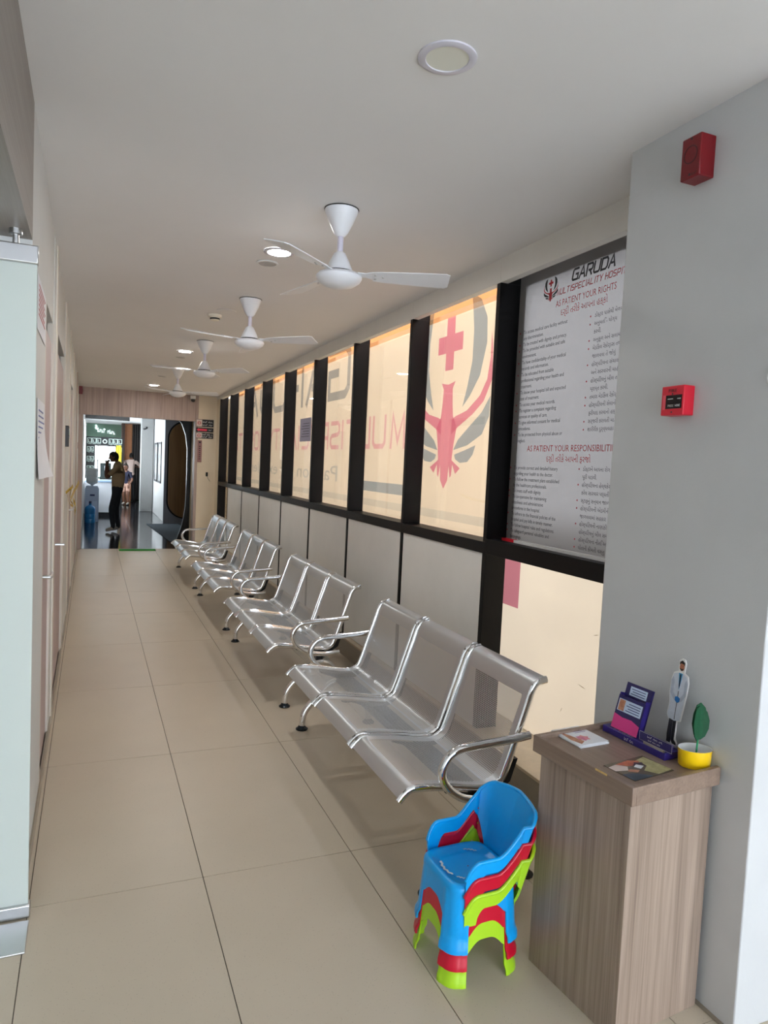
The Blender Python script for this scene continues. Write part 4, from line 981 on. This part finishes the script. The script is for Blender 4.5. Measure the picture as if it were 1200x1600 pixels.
a2 = thing('wall_alarm', 'small red alarm box high at the far end of the left wall', 'alarm', (WX - 0.004, 12.3, 2.58), 0)
BX(0, -0.06, -0.06, 0.055, 0.06, 0.06).build('housing', RED, a2, bevel=0.004); MB().lathe([(0.03, 0), (0.03, 0.003), (0.0, 0.004)], (0.055, 0, 0), 20, M=Matrix.Rotation(math.pi / 2, 4, 'Y')).build('grille', mat('dark_red', srgb(70, 8, 16)), a2)
rs = MB().lathe([(0.0, 0.004), (0.05, 0.004), (0.05, 0.0)], (0, 0, 0), 24, M=Matrix.Rotation(math.pi / 2, 4, 'Y')).build('red_sticker', RED); rs.location = (WX - 0.0035, 12.0, 1.70); tag(rs, 'round red sticker on the far left wall near the doorway', 'sticker')
# crumpled yellow warning tape hanging from the wall
YT = mat('yellow_tape', srgb(226, 186, 30), 0.4, noise=0.35, scale=60, col2=srgb(60, 50, 20))
tp = thing('warning_tape', 'crumpled yellow warning tape tied to the left wall', 'tape', (WX, 6.9, 1.2), 0)
def tape(pts, w_, name):
    rows = [[(p[0], p[1], p[2] + w_ / 2), (p[0] + 0.004, p[1], p[2] - w_ / 2)] for p in smooth_path(pts, 5)]; MB().grid(rows).build(name, YT, tp, smooth=60, solid=0.001)
tape([(0.0, -0.35, 0.05), (0.05, -0.25, 0.10), (0.04, -0.05, 0.09), (0.02, 0.10, -0.02), (0.05, 0.05, -0.08), (0.03, -0.15, -0.06), (0.01, -0.30, 0.03)], 0.022, 'tape_loop')
tape([(0.03, 0.0, -0.02), (0.04, 0.3, 0.0), (0.05, 0.6, 0.03), (0.065, 0.9, 0.05), (0.08, 1.1, 0.09)], 0.035, 'tape_tail')
tape([(0.05, 0.10, -0.04), (0.07, 0.14, -0.10), (0.06, 0.2, -0.16)], 0.05, 'tape_tail')

# signs on the end post
sg = [('white and black door sign, top of three on the end post', 2.135, 2.262, 0), ('black sign with red arrow, middle of three on the end post', 2.045, 2.120, 1), ('white and black door sign, lowest of three on the end post', 1.935, 2.032, 2)]
for lb, z0, z1, k in sg:
    t = thing('door_sign', lb, 'sign', (1.82, 12.585, z0), 0, 'signs on the end post')
    h_ = z1 - z0
    BX(-0.155, -0.008, 0, 0.14, 0.0, h_).build('plate', INKB if k != 1 else BLKM, t)
    m = MB()
    if k != 1:
        BX(-0.152, -0.010, 0.008, -0.055, -0.008, h_ - 0.006).build('symbol_panel', PALE, t)
        m2 = MB(); m2.lathe([(0.022, 0), (0.030, 0), (0.030, 0.001), (0.022, 0.001)], (-0.104, -0.0112, h_ / 2), 18, M=Matrix.Rotation(math.pi / 2, 4, 'X'), cap=False); m2.box(-0.125, -0.0112, h_ / 2 - 0.004, -0.083, -0.0108, h_ / 2 + 0.004); m2.build('symbol', INKR, t)
        put_marks(m, 9 + k, (-0.045, -0.0086, h_ * 0.56), (1, 0, 0), (0, 0, 1), 0.028, 0.17); put_marks(m, 8, (-0.045, -0.0086, h_ * 0.16), (1, 0, 0), (0, 0, 1), 0.026, 0.17)
    else:
        MB().prism([(-0.145, 0.037), (-0.115, 0.066), (-0.115, 0.054), (0.03, 0.054), (0.03, 0.020), (-0.115, 0.020), (-0.115, 0.008)], (0, -0.0084, 0), (1, 0, 0), (0, 0, 1), 0.0005).build('arrow', mat('arrow_red', srgb(236, 60, 90), 0.4), t)
        put_marks(m, 4, (0.06, -0.0086, 0.028), (1, 0, 0), (0, 0, 1), 0.020, 0.05)
    m.build('lettering', WHITE, t)
vs_ = thing('vertical_sign', 'narrow vertical pinkish sign below the post signs', 'sign', (1.735, 12.585, 1.52), 0)
BX(-0.035, -0.006, 0, 0.035, 0, 0.38).build('plate', mat('mauve_sign', srgb(150, 110, 108), 0.5, noise=0.1), vs_)
m = MB(); m.box(-0.015, -0.0066, 0.33, 0.015, -0.006, 0.36)
for q in range(7): m.box(-0.012, -0.0066, 0.05 + q * 0.036, 0.012, -0.006, 0.066 + q * 0.036)
m.build('lettering', INKB, vs_)
sk = thing('wall_socket', 'small dark switch with dangling cord on the end post', 'switch', (1.87, 12.588, 1.28), 0)
BX(-0.018, -0.012, 0, 0.018, 0, 0.07).build('body', BLKM, sk, bevel=0.003); MB().tube(smooth_path([(0.0, -0.006, 0.01), (0.03, -0.008, -0.05), (0.06, -0.008, -0.09)], 4), 0.004, 6).build('cord', mat('grey_cord', srgb(150, 140, 124), 0.6), sk, smooth=60)

# mats
gm = BX(-0.29, -0.09, 0.0, 0.29, 0.09, 0.012).build('green_mat', mat('green_mat', srgb(40, 150, 50), 0.8, noise=0.25, scale=90, bump=0.3, bscale=300), bevel=0.003); gm.location = (0.745, 12.44, 0.0); tag(gm, 'small green doormat on the beige floor at the doorway', 'mat')
dm = BX(-0.36, -1.75, 0.0, 0.36, 1.75, 0.010).build('dark_mat', mat('blue_grey_mat', srgb(66, 80, 90), 0.9, noise=0.2, scale=60, bump=0.3, bscale=300), bevel=0.003); dm.location = (1.66, 15.45, 0.0); dm.rotation_euler = (0, 0, math.radians(3)); tag(dm, 'long dark grey mat on the dark floor beyond the doorway', 'mat')

# ================================================================== HALL FURNITURE
# water dispenser with bottle on top and a spare bottle in front
wd = thing('water_dispenser', 'pale blue water dispenser beyond the doorway at left', 'water cooler', (0.03, 17.72, 0), 0)
PB = mat('pale_blue_plastic', srgb(176, 196, 224), 0.35, noise=0.04); BT = glass('bottle_plastic', (0.80, 0.88, 0.93, 1), 1.35, 0.05)
mb = MB(); mb.prism([(-0.15, 0), (0.15, 0), (0.15, 0.76), (0.12, 0.83), (-0.12, 0.83), (-0.15, 0.76)], (0, 0.15, 0), (1, 0, 0), (0, 0, 1), 0.30); mb.build('cabinet', PB, wd, bevel=0.01)
BX(-0.04, -0.158, 0.60, 0.06, -0.15, 0.64).build('tap_recess', mat('navy_plastic', srgb(30, 50, 100), 0.4), wd)
BX(-0.11, -0.156, 0.08, 0.11, -0.15, 0.48).build('cabinet_door', mat('paler_blue', srgb(196, 212, 234), 0.35), wd, bevel=0.003)
def bottle(name, parent, c, r, h, m_, inv=False):
    pr = [(0.0, 0), (r * 0.95, 0), (r, 0.02), (r, h * .18), (r * .96, h * .20), (r, h * .22), (r, h * .42), (r * .96, h * .44), (r, h * .46), (r, h * .68), (r * .85, h * .78), (r * .25, h * .88), (r * .22, h)]
    if inv: pr = [(a, h - b) for a, b in pr][::-1]
    return MB().lathe(pr, c, 24, cap=False).build(name, m_, parent, smooth=50)
bottle('top_bottle', wd, (0, 0, 0.80), 0.13, 0.44, mat('clear_grey', srgb(196, 204, 208), 0.12, trans=0), True)
wb = thing('water_bottle', 'large blue water bottle on the floor before the dispenser', 'bottle', (0.0, 17.40, 0), 0)
bottle('body', wb, (0, 0, 0), 0.115, 0.46, mat('blue_bottle', srgb(40, 130, 196), 0.2, noise=0.1, scale=12))
MB().lathe([(0.03, 0.44), (0.03, 0.49), (0.0, 0.492)], n=16, cap=False).build('cap', mat('navy_plastic', srgb(30, 50, 100)), wb, smooth=40)
rc = thing('reception_counter', 'white reception counter behind the drinking man', 'counter', (0.225, 19.5, 0), 0)
BX(-0.34, -0.3, 0.10, 0.42, 0.3, 0.86).build('front_panel', mat('white_laminate', srgb(226, 228, 232), 0.3), rc, bevel=0.004); BX(-0.36, -0.33, 0.86, 0.45, 0.33, 0.90).build('counter_top', mat('blue_top', srgb(150, 176, 206), 0.3), rc, bevel=0.004); BX(-0.34, -0.26, 0, 0.42, 0.3, 0.10).build('plinth', BLKM, rc)
nb = thing('notice_board', 'dark board with white paper standing behind the counter', 'board', (0.36, 20.2, 0.92), 0)
BX(-0.14, -0.01, 0.0, 0.14, 0.01, 0.42).build('panel', mat('dark_green_board', srgb(28, 40, 38), 0.6), nb); BX(-0.03, -0.013, 0.22, 0.06, -0.010, 0.34).build('paper', PAPER, nb); BX(-0.14, -0.02, -0.02, 0.14, 0.03, 0.0).build('stand', BLKM, nb)
struct(BX(-0.16, 20.0, 0, 0.55, 20.6, 0.90).build('trim_13', mat('white_laminate', srgb(226, 228, 232))))
# black fretwork portal with pale cut pattern
lt = thing('fretwork_screen', 'black fretwork screen with pale key pattern framing the far window', 'screen', (0, 24.0, 0), 0)
FRB = mat('fret_black', srgb(26, 28, 30), 0.5); FRW = mat('fret_pale', srgb(196, 214, 206), 0.5)
BX(-0.16, 0, 1.82, 0.93, 0.04, 2.10).build('top_board', FRB, lt); BX(-0.16, 0, 0, 0.11, 0.04, 1.82).build('side_board', FRB, lt); BX(0.70, 0, 0, 0.93, 0.04, 1.82).build('side_board', FRB, lt)
def key(x0, z0, x1, z1, n, parent):
    m = MB(); w_ = (x1 - x0) / n; t_ = 0.016
    for i in range(n):
        a = x0 + i * w_ + 0.012; b = a + w_ - 0.024
        L_ = [[(a, z0), (a, z1), (b, z1), (b, z0 + 0.04), (a + 0.035, z0 + 0.04), (a + 0.035, z1 - 0.04)], [(b, z0), (a + 0.02, z0)]]
        for l_ in L_:
            A, B_ = ribbon2d(l_, t_); q = len(A); m.add([(x, -0.004, z) for x, z in A + B_], [(j, q + j, q + j + 1, j + 1) for j in range(q - 1)])
    m.build('key_pattern', FRW, parent)
key(-0.13, 1.88, 0.28, 2.05, 3, lt); key(0.50, 1.88, 0.90, 2.05, 3, lt)
for q in range(5): key(-0.13, 1.62 - q * 0.30, 0.08, 1.78 - q * 0.30, 2, lt)
key(0.73, 1.62, 0.90, 1.78, 1, lt)
MB().lathe([(0.04, 0), (0.04, 0.004), (0.07, 0.004), (0.07, 0)], (0.39, -0.001, 1.965), 20, M=Matrix.Rotation(math.pi / 2, 4, 'X'), cap=False).build('rosette', FRW, lt)
yb = thing('yellow_drape', 'yellow cloth hanging beside the far window', 'drape', (0.80, 23.975, 1.2), 0)
rows = [[(-0.07 + 0.14 * g / 8 + (0.07 if f else 0) * (g / 8 - 0.3) * 0.4, 0.012 * math.sin(g * 1.9), 0.66 - 0.66 * f / 6 * (1 - 0.15 * (g / 8))) for g in range(9)] for f in range(7)]
MB().grid(rows).build('cloth', mat('yellow_cloth', srgb(232, 206, 60), 0.7, noise=0.1), yb, smooth=60, solid=0.004)
# hanging lettered sign over the far screen
hs = thing('hanging_sign', 'white lettered sign on the green far wall', 'sign', (0.10, 26.99, 2.30), 0)
m = MB(); m.tube(smooth_path([(0.02, -0.01, 0.27), (0.06, -0.01, 0.22), (0.03, -0.01, 0.17), (0.10, -0.01, 0.13)], 4), 0.025, 8); put_marks(m, 9, (0.10, -0.012, 0.04), (1, 0, -0.12), (0, 0, 1), 0.14, 0.58); m.build('lettering', emit('sign_white', (0.85, 0.92, 1, 1), 1.2), hs)
# framed pictures on the right-hand wall
for k, (y0, y1, lb) in enumerate(((19.75, 20.6, 'black-framed picture on the far white wall, farther of the pair'), (18.6, 19.55, 'black-framed picture on the far white wall, nearer of the pair'))):
    t = thing('framed_picture', lb, 'picture', (1.639, (y0 + y1) / 2, 0.90), 0, 'framed pictures on the white hall wall'); w_ = (y1 - y0) / 2
    for a in ((-0.02, -w_, 0, 0, -w_ + 0.05, 1.05), (-0.02, w_ - 0.05, 0, 0, w_, 1.05), (-0.02, -w_, 0, 0, w_, 0.05), (-0.02, -w_, 1.0, 0, w_, 1.05)): BX(*a).build('frame_bar', INKB, t)
    BX(-0.008, -w_ + 0.05, 0.05, 0, w_ - 0.05, 1.0).build('print', mat('picture_print', srgb(206, 206, 204), 0.4, noise=0.7, scale=5, col2=srgb(60, 60, 62)), t)
ps = thing('door_notice', 'pale blue paper notice on the round-cornered wooden door', 'notice', (1.90, 17.366, 1.46), 0)
BX(-0.15, -0.002, 0, 0.15, 0, 0.215).build('sheet', mat('blue_paper', srgb(196, 216, 240), 0.6), ps); m = MB(); m.box(-0.06, -0.003, 0.10, 0.09, -0.002, 0.112); m.box(-0.02, -0.003, 0.08, 0.10, -0.002, 0.088); m.build('lettering', INKB, ps)
# hall lights; the lit ones are added to brighten the hall
for (x, y, lb) in ((0.5, 16.2, 'added round ceiling light in the hall above the drinking man'), (0.7, 19.5, 'added round ceiling light in the hall above the counter'), (0.6, 23.0, 'added round ceiling light in the hall before the fretwork screen'), (2.1, 15.5, 'round ceiling light in the dark alcove beyond the post')):
    t = thing('hall_light', lb, 'light', (x, y, 2.62), 0, 'hall ceiling lights')
    MB().lathe([(0.060, -0.002), (0.062, -0.006), (0.083, -0.004), (0.0835, 0.0)], n=28, cap=False).build('rim', RIMM, t, smooth=40)
    MB().lathe([(0.0, -0.0035), (0.061, -0.0035), (0.061, 0.0)], n=28, cap=False).build('diffuser', emit('added_hall_diffuser', (1.0, 0.97, 0.93, 1), LAMP * 0.5) if x < 2 else UNLIT, t, smooth=40)
hc = thing('security_camera', 'small black camera on the grey hall pier', 'camera', (1.40, 20.99, 2.36), 0)
MB().tube([(0.03, -0.02, 0.0), (0.0, -0.10, -0.03), (-0.06, -0.16, -0.04)], [0.02, 0.02, 0.03], 10).build('barrel', INKB, hc, smooth=50); BX(-0.0, -0.03, -0.02, 0.05, 0.01, 0.03).build('bracket', INKB, hc)

# ================================================================== PEOPLE
def figure(name, label, loc, rotz, joints, bones, regions, mats, head, extras=None, scale=1.0):
    """joints: name -> (x,y,z,radius); bones: pairs; regions: bone index -> material slot; one continuous skinned body"""
    root = thing(name, label, 'person', loc, rotz)
    names = list(joints); idx = {n: i for i, n in enumerate(names)}
    me = bpy.data.meshes.new('body'); me.from_pydata([joints[n][:3] for n in names], [(idx[a], idx[b]) for a, b in bones], [])
    ob = bpy.data.objects.new('body', me); COL.objects.link(ob)
    sk_ = ob.modifiers.new('skin', 'SKIN'); sk_.use_smooth_shade = True
    lay = me.skin_vertices[0]
    for n in names:
        r = joints[n][3]; r = r if isinstance(r, tuple) else (r, r)
        lay.data[idx[n]].radius = r; lay.data[idx[n]].use_root = (n == 'pelvis')
    ob.modifiers.new('sub', 'SUBSURF').levels = 3
    dg = bpy.context.evaluated_depsgraph_get(); nm = bpy.data.meshes.new_from_object(ob.evaluated_get(dg)); nm.name = 'body'
    bpy.data.objects.remove(ob)
    nm.materials.clear()
    for m_ in mats: nm.materials.append(m_)
    seg = [(Vector(joints[a][:3]), Vector(joints[b][:3]), regions.get((a, b), 0)) for a, b in bones]
    for p in nm.polygons:
        c = p.center; best = (1e9, 0)
        for a, b, s in seg:
            d = b - a; t = max(0, min(1, (c - a).dot(d) / max(d.length_squared, 1e-9))); dist = (c - a - d * t).length
            if dist < best[0] - 1e-6: best = (dist, s(t) if callable(s) else s)
        p.material_index = best[1]; p.use_smooth = True
    bo = bpy.data.objects.new('body', nm); COL.objects.link(bo); bo.parent = root
    if head: head(root, bo)
    return root
SKIN = mat('skin', srgb(120, 80, 60), 0.55, noise=0.08, scale=10)
HAIR = mat('hair_black', srgb(22, 18, 17), 0.6, noise=0.2, scale=60)
TAN = mat('tan_cotton', srgb(176, 152, 118), 0.85, noise=0.1, scale=14)
JEAN = mat('dark_jeans', srgb(34, 38, 44), 0.85, noise=0.2, scale=20)
SHOE = mat('shoe_grey', srgb(168, 160, 150), 0.6, noise=0.15)
NAVT = mat('navy_cotton', srgb(30, 32, 56), 0.85, noise=0.15)
SHRT = mat('beige_shorts', srgb(196, 156, 138), 0.85, noise=0.1)
PNK = mat('pale_pink_shirt', srgb(226, 200, 190), 0.8, noise=0.08)
BLKT = mat('black_trousers', srgb(18, 18, 22), 0.85, noise=0.1)
def make_head(c, r, tilt, hair_len=0.0):
    """c = head centre; the face looks along local -x; tilt tips it down"""
    def f(root, body):
        M_ = Matrix.Translation(c) @ Matrix.Rotation(tilt, 4, 'Y')
        def put(mb, name, m_, parent):
            mb.v = [tuple(M_ @ Vector(p)) for p in mb.v]; return mb.build(name, m_, parent, smooth=60)
        h = MB(); h.ball((0, 0, 0), (r * 0.98, r * 0.80, r * 1.12), 18, 14)
        h.ball((-r * 0.42, 0, -r * 0.62), (r * 0.48, r * 0.52, r * 0.52), 14, 10)          # jaw
        h.ball((-r * 1.02, 0, -r * 0.18), (r * 0.17, r * 0.14, r * 0.24), 8, 6)             # nose
        for s in (-1, 1): h.ball((r * 0.08, s * r * 0.80, -r * 0.12), (r * 0.20, r * 0.10, r * 0.30), 8, 6)
        hd = put(h, 'head', SKIN, body)
        e = MB()
        for s in (-1, 1): e.ball((-r * 0.88, s * r * 0.32, r * 0.06), (r * 0.09, r * 0.13, r * 0.07), 8, 6)
        put(e, 'eyes', INKB, hd)
        b = MB(); b.box(-r * 0.93, -r * 0.22, -r * 0.56, -r * 0.86, r * 0.22, -r * 0.48); put(b, 'mouth', mat('lips', srgb(110, 60, 52), 0.5), hd)
        rows = []
        for i in range(9):
            ph = math.radians(4 + 15 * i); row = []
            for k in range(20):
                th = 2 * math.pi * k / 20; fr = -math.cos(th)       # fr>0 toward the face
                ph2 = min(ph, math.radians(70 - 8 * max(0, fr)) if fr > 0.25 else math.radians(128))
                row.append((r * 1.07 * math.sin(ph2) * math.cos(th), r * 0.89 * math.sin(ph2) * math.sin(th), r * 1.20 * math.cos(ph2)))
            rows.append(row)
        put(MB().grid(rows, closed=True), 'hair', HAIR, body)
    return f
def hand(mb, wrist, d, up, r=0.022):
    """palm, four bent fingers of unequal length and a side thumb"""
    w = Vector(wrist); d = Vector(d).normalized(); up = Vector(up).normalized(); sd = d.cross(up).normalized(); up = sd.cross(d)
    mb.tube([w - d * 0.02, w + d * 0.03, w + d * 0.075], [r, r * 1.25, r * 1.15], 10, flat=0.62)
    for k, L_ in enumerate((0.062, 0.072, 0.067, 0.052)):
        o = w + d * 0.075 + sd * (0.024 - 0.016 * k)
        mb.tube([o, o + d * L_ * .45 - up * 0.006, o + d * L_ * .75 - up * 0.022, o + d * L_ * .85 - up * 0.040], [0.0085, 0.008, 0.0075, 0.006], 7)
    o = w + d * 0.025 + sd * 0.022
    mb.tube([o, o + sd * 0.025 + d * 0.02 - up * .006, o + sd * 0.030 + d * 0.050 - up * .016], [0.010, 0.009, 0.007], 7)
# the man drinking, side on, facing left
J = {'pelvis': (0, 0, 0.88, (0.115, 0.135)), 'belly': (0.012, 0, 1.02, (0.105, 0.135)), 'chest': (0.02, 0, 1.20, (0.112, 0.155)), 'neck0': (0.015, 0, 1.365, (0.075, 0.10)), 'neck1': (-0.02, 0, 1.44, 0.052), 'headc': (-0.045, 0, 1.50, 0.062),
 'hipL': (0.0, 0.085, 0.80, 0.090), 'kneeL': (-0.035, 0.10, 0.46, 0.066), 'ankL': (0.03, 0.11, 0.09, 0.048), 'toeL': (-0.12, 0.12, 0.035, 0.034),
 'hipR': (0.0, -0.085, 0.80, 0.090), 'kneeR': (-0.09, -0.09, 0.47, 0.066), 'ankR': (-0.05, -0.09, 0.09, 0.048), 'toeR': (-0.20, -0.10, 0.035, 0.034),
 'shL': (0.01, 0.175, 1.335, 0.060), 'elL': (-0.19, 0.20, 1.13, 0.044), 'wrL': (-0.205, 0.09, 1.36, 0.030),
 'shR': (0.01, -0.175, 1.335, 0.060), 'elR': (-0.19, -0.19, 1.10, 0.044), 'wrR': (-0.205, -0.08, 1.34, 0.030)}
B = [('pelvis', 'belly'), ('belly', 'chest'), ('chest', 'neck0'), ('neck0', 'neck1'), ('neck1', 'headc'), ('pelvis', 'hipL'), ('hipL', 'kneeL'), ('kneeL', 'ankL'), ('ankL', 'toeL'), ('pelvis', 'hipR'), ('hipR', 'kneeR'), ('kneeR', 'ankR'), ('ankR', 'toeR'), ('neck0', 'shL'), ('shL', 'elL'), ('elL', 'wrL'), ('neck0', 'shR'), ('shR', 'elR'), ('elR', 'wrR')]
sleeve = lambda t: 1 if t < 0.72 else 0
RG = {('pelvis', 'belly'): lambda t: 2 if t < 0.12 else 1, ('belly', 'chest'): 1, ('chest', 'neck0'): 1, ('neck0', 'neck1'): lambda t: 1 if t < 0.45 else 0, ('pelvis', 'hipL'): 2, ('pelvis', 'hipR'): 2, ('hipL', 'kneeL'): 2, ('hipR', 'kneeR'): 2, ('kneeL', 'ankL'): 2, ('kneeR', 'ankR'): 2, ('ankL', 'toeL'): 3, ('ankR', 'toeR'): 3, ('neck0', 'shL'): 1, ('neck0', 'shR'): 1, ('shL', 'elL'): sleeve, ('shR', 'elR'): sleeve}
p1 = figure('person', 'man in tan t-shirt and dark jeans raising both hands to his mouth', (0.50, 15.35, 0), math.radians(-8), J, B, RG, [SKIN, TAN, JEAN, SHOE], make_head((-0.075, 0, 1.535), 0.092, math.radians(-12)))
bd = [c for c in p1.children if c.name.startswith('body')][0]
m = MB(); hand(m, (-0.205, 0.09, 1.36), (0.12, -0.55, 0.8), (-1, -0.3, 0)); hand(m, (-0.205, -0.08, 1.34), (0.12, 0.55, 0.8), (-1, 0.3, 0)); m.build('hands', SKIN, bd, smooth=60)
cup = MB().lathe([(0.0, 0), (0.026, 0), (0.034, 0.075), (0.031, 0.075), (0.024, 0.004), (0, 0.004)], n=18, cap=False).build('paper_cup', WHITE, smooth=40); cup.location = (0.50 - 0.21, 15.37, 1.385); tag(cup, 'white paper cup held at the mouth of the man in tan', 'cup')
# the boy, looking this way, one knee forward
K = 0.80
J2 = {'pelvis': (0, 0, 0.66, (0.095, 0.115)), 'belly': (0.0, 0, 0.76, (0.09, 0.11)), 'chest': (-0.02, 0, 0.90, (0.095, 0.125)), 'neck0': (-0.03, 0, 1.03, (0.06, 0.085)), 'neck1': (-0.045, 0, 1.085, 0.042), 'headc': (-0.055, 0, 1.13, 0.05),
 'hipL': (0, 0.07, 0.60, 0.078), 'kneeL': (-0.03, 0.08, 0.34, 0.05), 'ankL': (0.05, 0.09, 0.07, 0.036), 'toeL': (-0.07, 0.10, 0.03, 0.028),
 'hipR': (0, -0.07, 0.60, 0.078), 'kneeR': (-0.12, -0.09, 0.36, 0.05), 'ankR': (-0.05, -0.10, 0.07, 0.036), 'toeR': (-0.17, -0.11, 0.03, 0.028),
 'shL': (-0.03, 0.14, 1.0, 0.05), 'elL': (-0.06, 0.20, 0.80, 0.036), 'wrL': (-0.16, 0.13, 0.68, 0.026),
 'shR': (-0.03, -0.14, 1.0, 0.05), 'elR': (-0.04, -0.21, 0.80, 0.036), 'wrR': (-0.14, -0.17, 0.66, 0.026)}
RG2 = dict(RG); RG2[('hipL', 'kneeL')] = lambda t: 2 if t < 0.7 else 0; RG2[('hipR', 'kneeR')] = lambda t: 2 if t < 0.7 else 0; RG2[('kneeL', 'ankL')] = 0; RG2[('kneeR', 'ankR')] = 0
p2 = figure('person', 'child in navy t-shirt and beige shorts walking in the far hall', (1.04, 23.6, 0), math.radians(60), J2, B, RG2, [SKIN, NAVT, SHRT, SHOE], make_head((-0.07, 0, 1.20), 0.088, math.radians(-6)))
bd = [c for c in p2.children if c.name.startswith('body')][0]
m = MB(); hand(m, (-0.16, 0.13, 0.68), (-0.5, -0.2, -0.7), (-0.6, 0, 0.6), 0.018); hand(m, (-0.14, -0.17, 0.66), (-0.5, 0.1, -0.8), (-0.6, 0, 0.6), 0.018); m.build('hands', SKIN, bd, smooth=60)
# the second man, back to us, reaching to the right
J3 = dict(J); J3['elL'] = (-0.26, 0.26, 1.20, 0.044); J3['wrL'] = (-0.40, 0.14, 1.18, 0.030); J3['elR'] = (-0.20, -0.24, 1.13, 0.044); J3['wrR'] = (-0.36, -0.12, 1.16, 0.030)
J3['chest'] = (-0.03, 0, 1.20, (0.112, 0.155)); J3['neck0'] = (-0.06, 0, 1.365, (0.075, 0.10)); J3['neck1'] = (-0.09, 0, 1.44, 0.052); J3['headc'] = (-0.11, 0, 1.50, 0.062); J3['shL'] = (-0.06, 0.175, 1.335, 0.06); J3['shR'] = (-0.06, -0.175, 1.335, 0.06)
RG3 = dict(RG); RG3[('shL', 'elL')] = 1; RG3[('shR', 'elR')] = 1; RG3[('elL', 'wrL')] = lambda t: 1 if t < 0.4 else 0; RG3[('elR', 'wrR')] = lambda t: 1 if t < 0.4 else 0
p3 = figure('person', 'man in pale pink shirt and black trousers reaching forward in the far hall', (1.22, 24.95, 0), math.radians(256), J3, B, RG3, [SKIN, PNK, BLKT, INKB], make_head((-0.13, 0, 1.545), 0.092, math.radians(-4)))
bd = [c for c in p3.children if c.name.startswith('body')][0]
m = MB(); hand(m, (-0.40, 0.14, 1.18), (-0.6, -0.7, 0.2), (0, 0, 1)); hand(m, (-0.36, -0.12, 1.16), (-0.6, 0.7, 0.2), (0, 0, 1)); m.build('hands', SKIN, bd, smooth=60)

# lettering and printed marks too small to pick apart
for o in bpy.data.objects:
    b = o.name.split('.')[0]
    if o.type == 'MESH' and b in ('lettering', 'black_lettering', 'red_lettering', 'printed_lines', 'emblem_wings', 'emblem_eagle', 'key_pattern', 'worn_sticker', 'symbol', 'eyes'): o['kind'] = 'stuff'
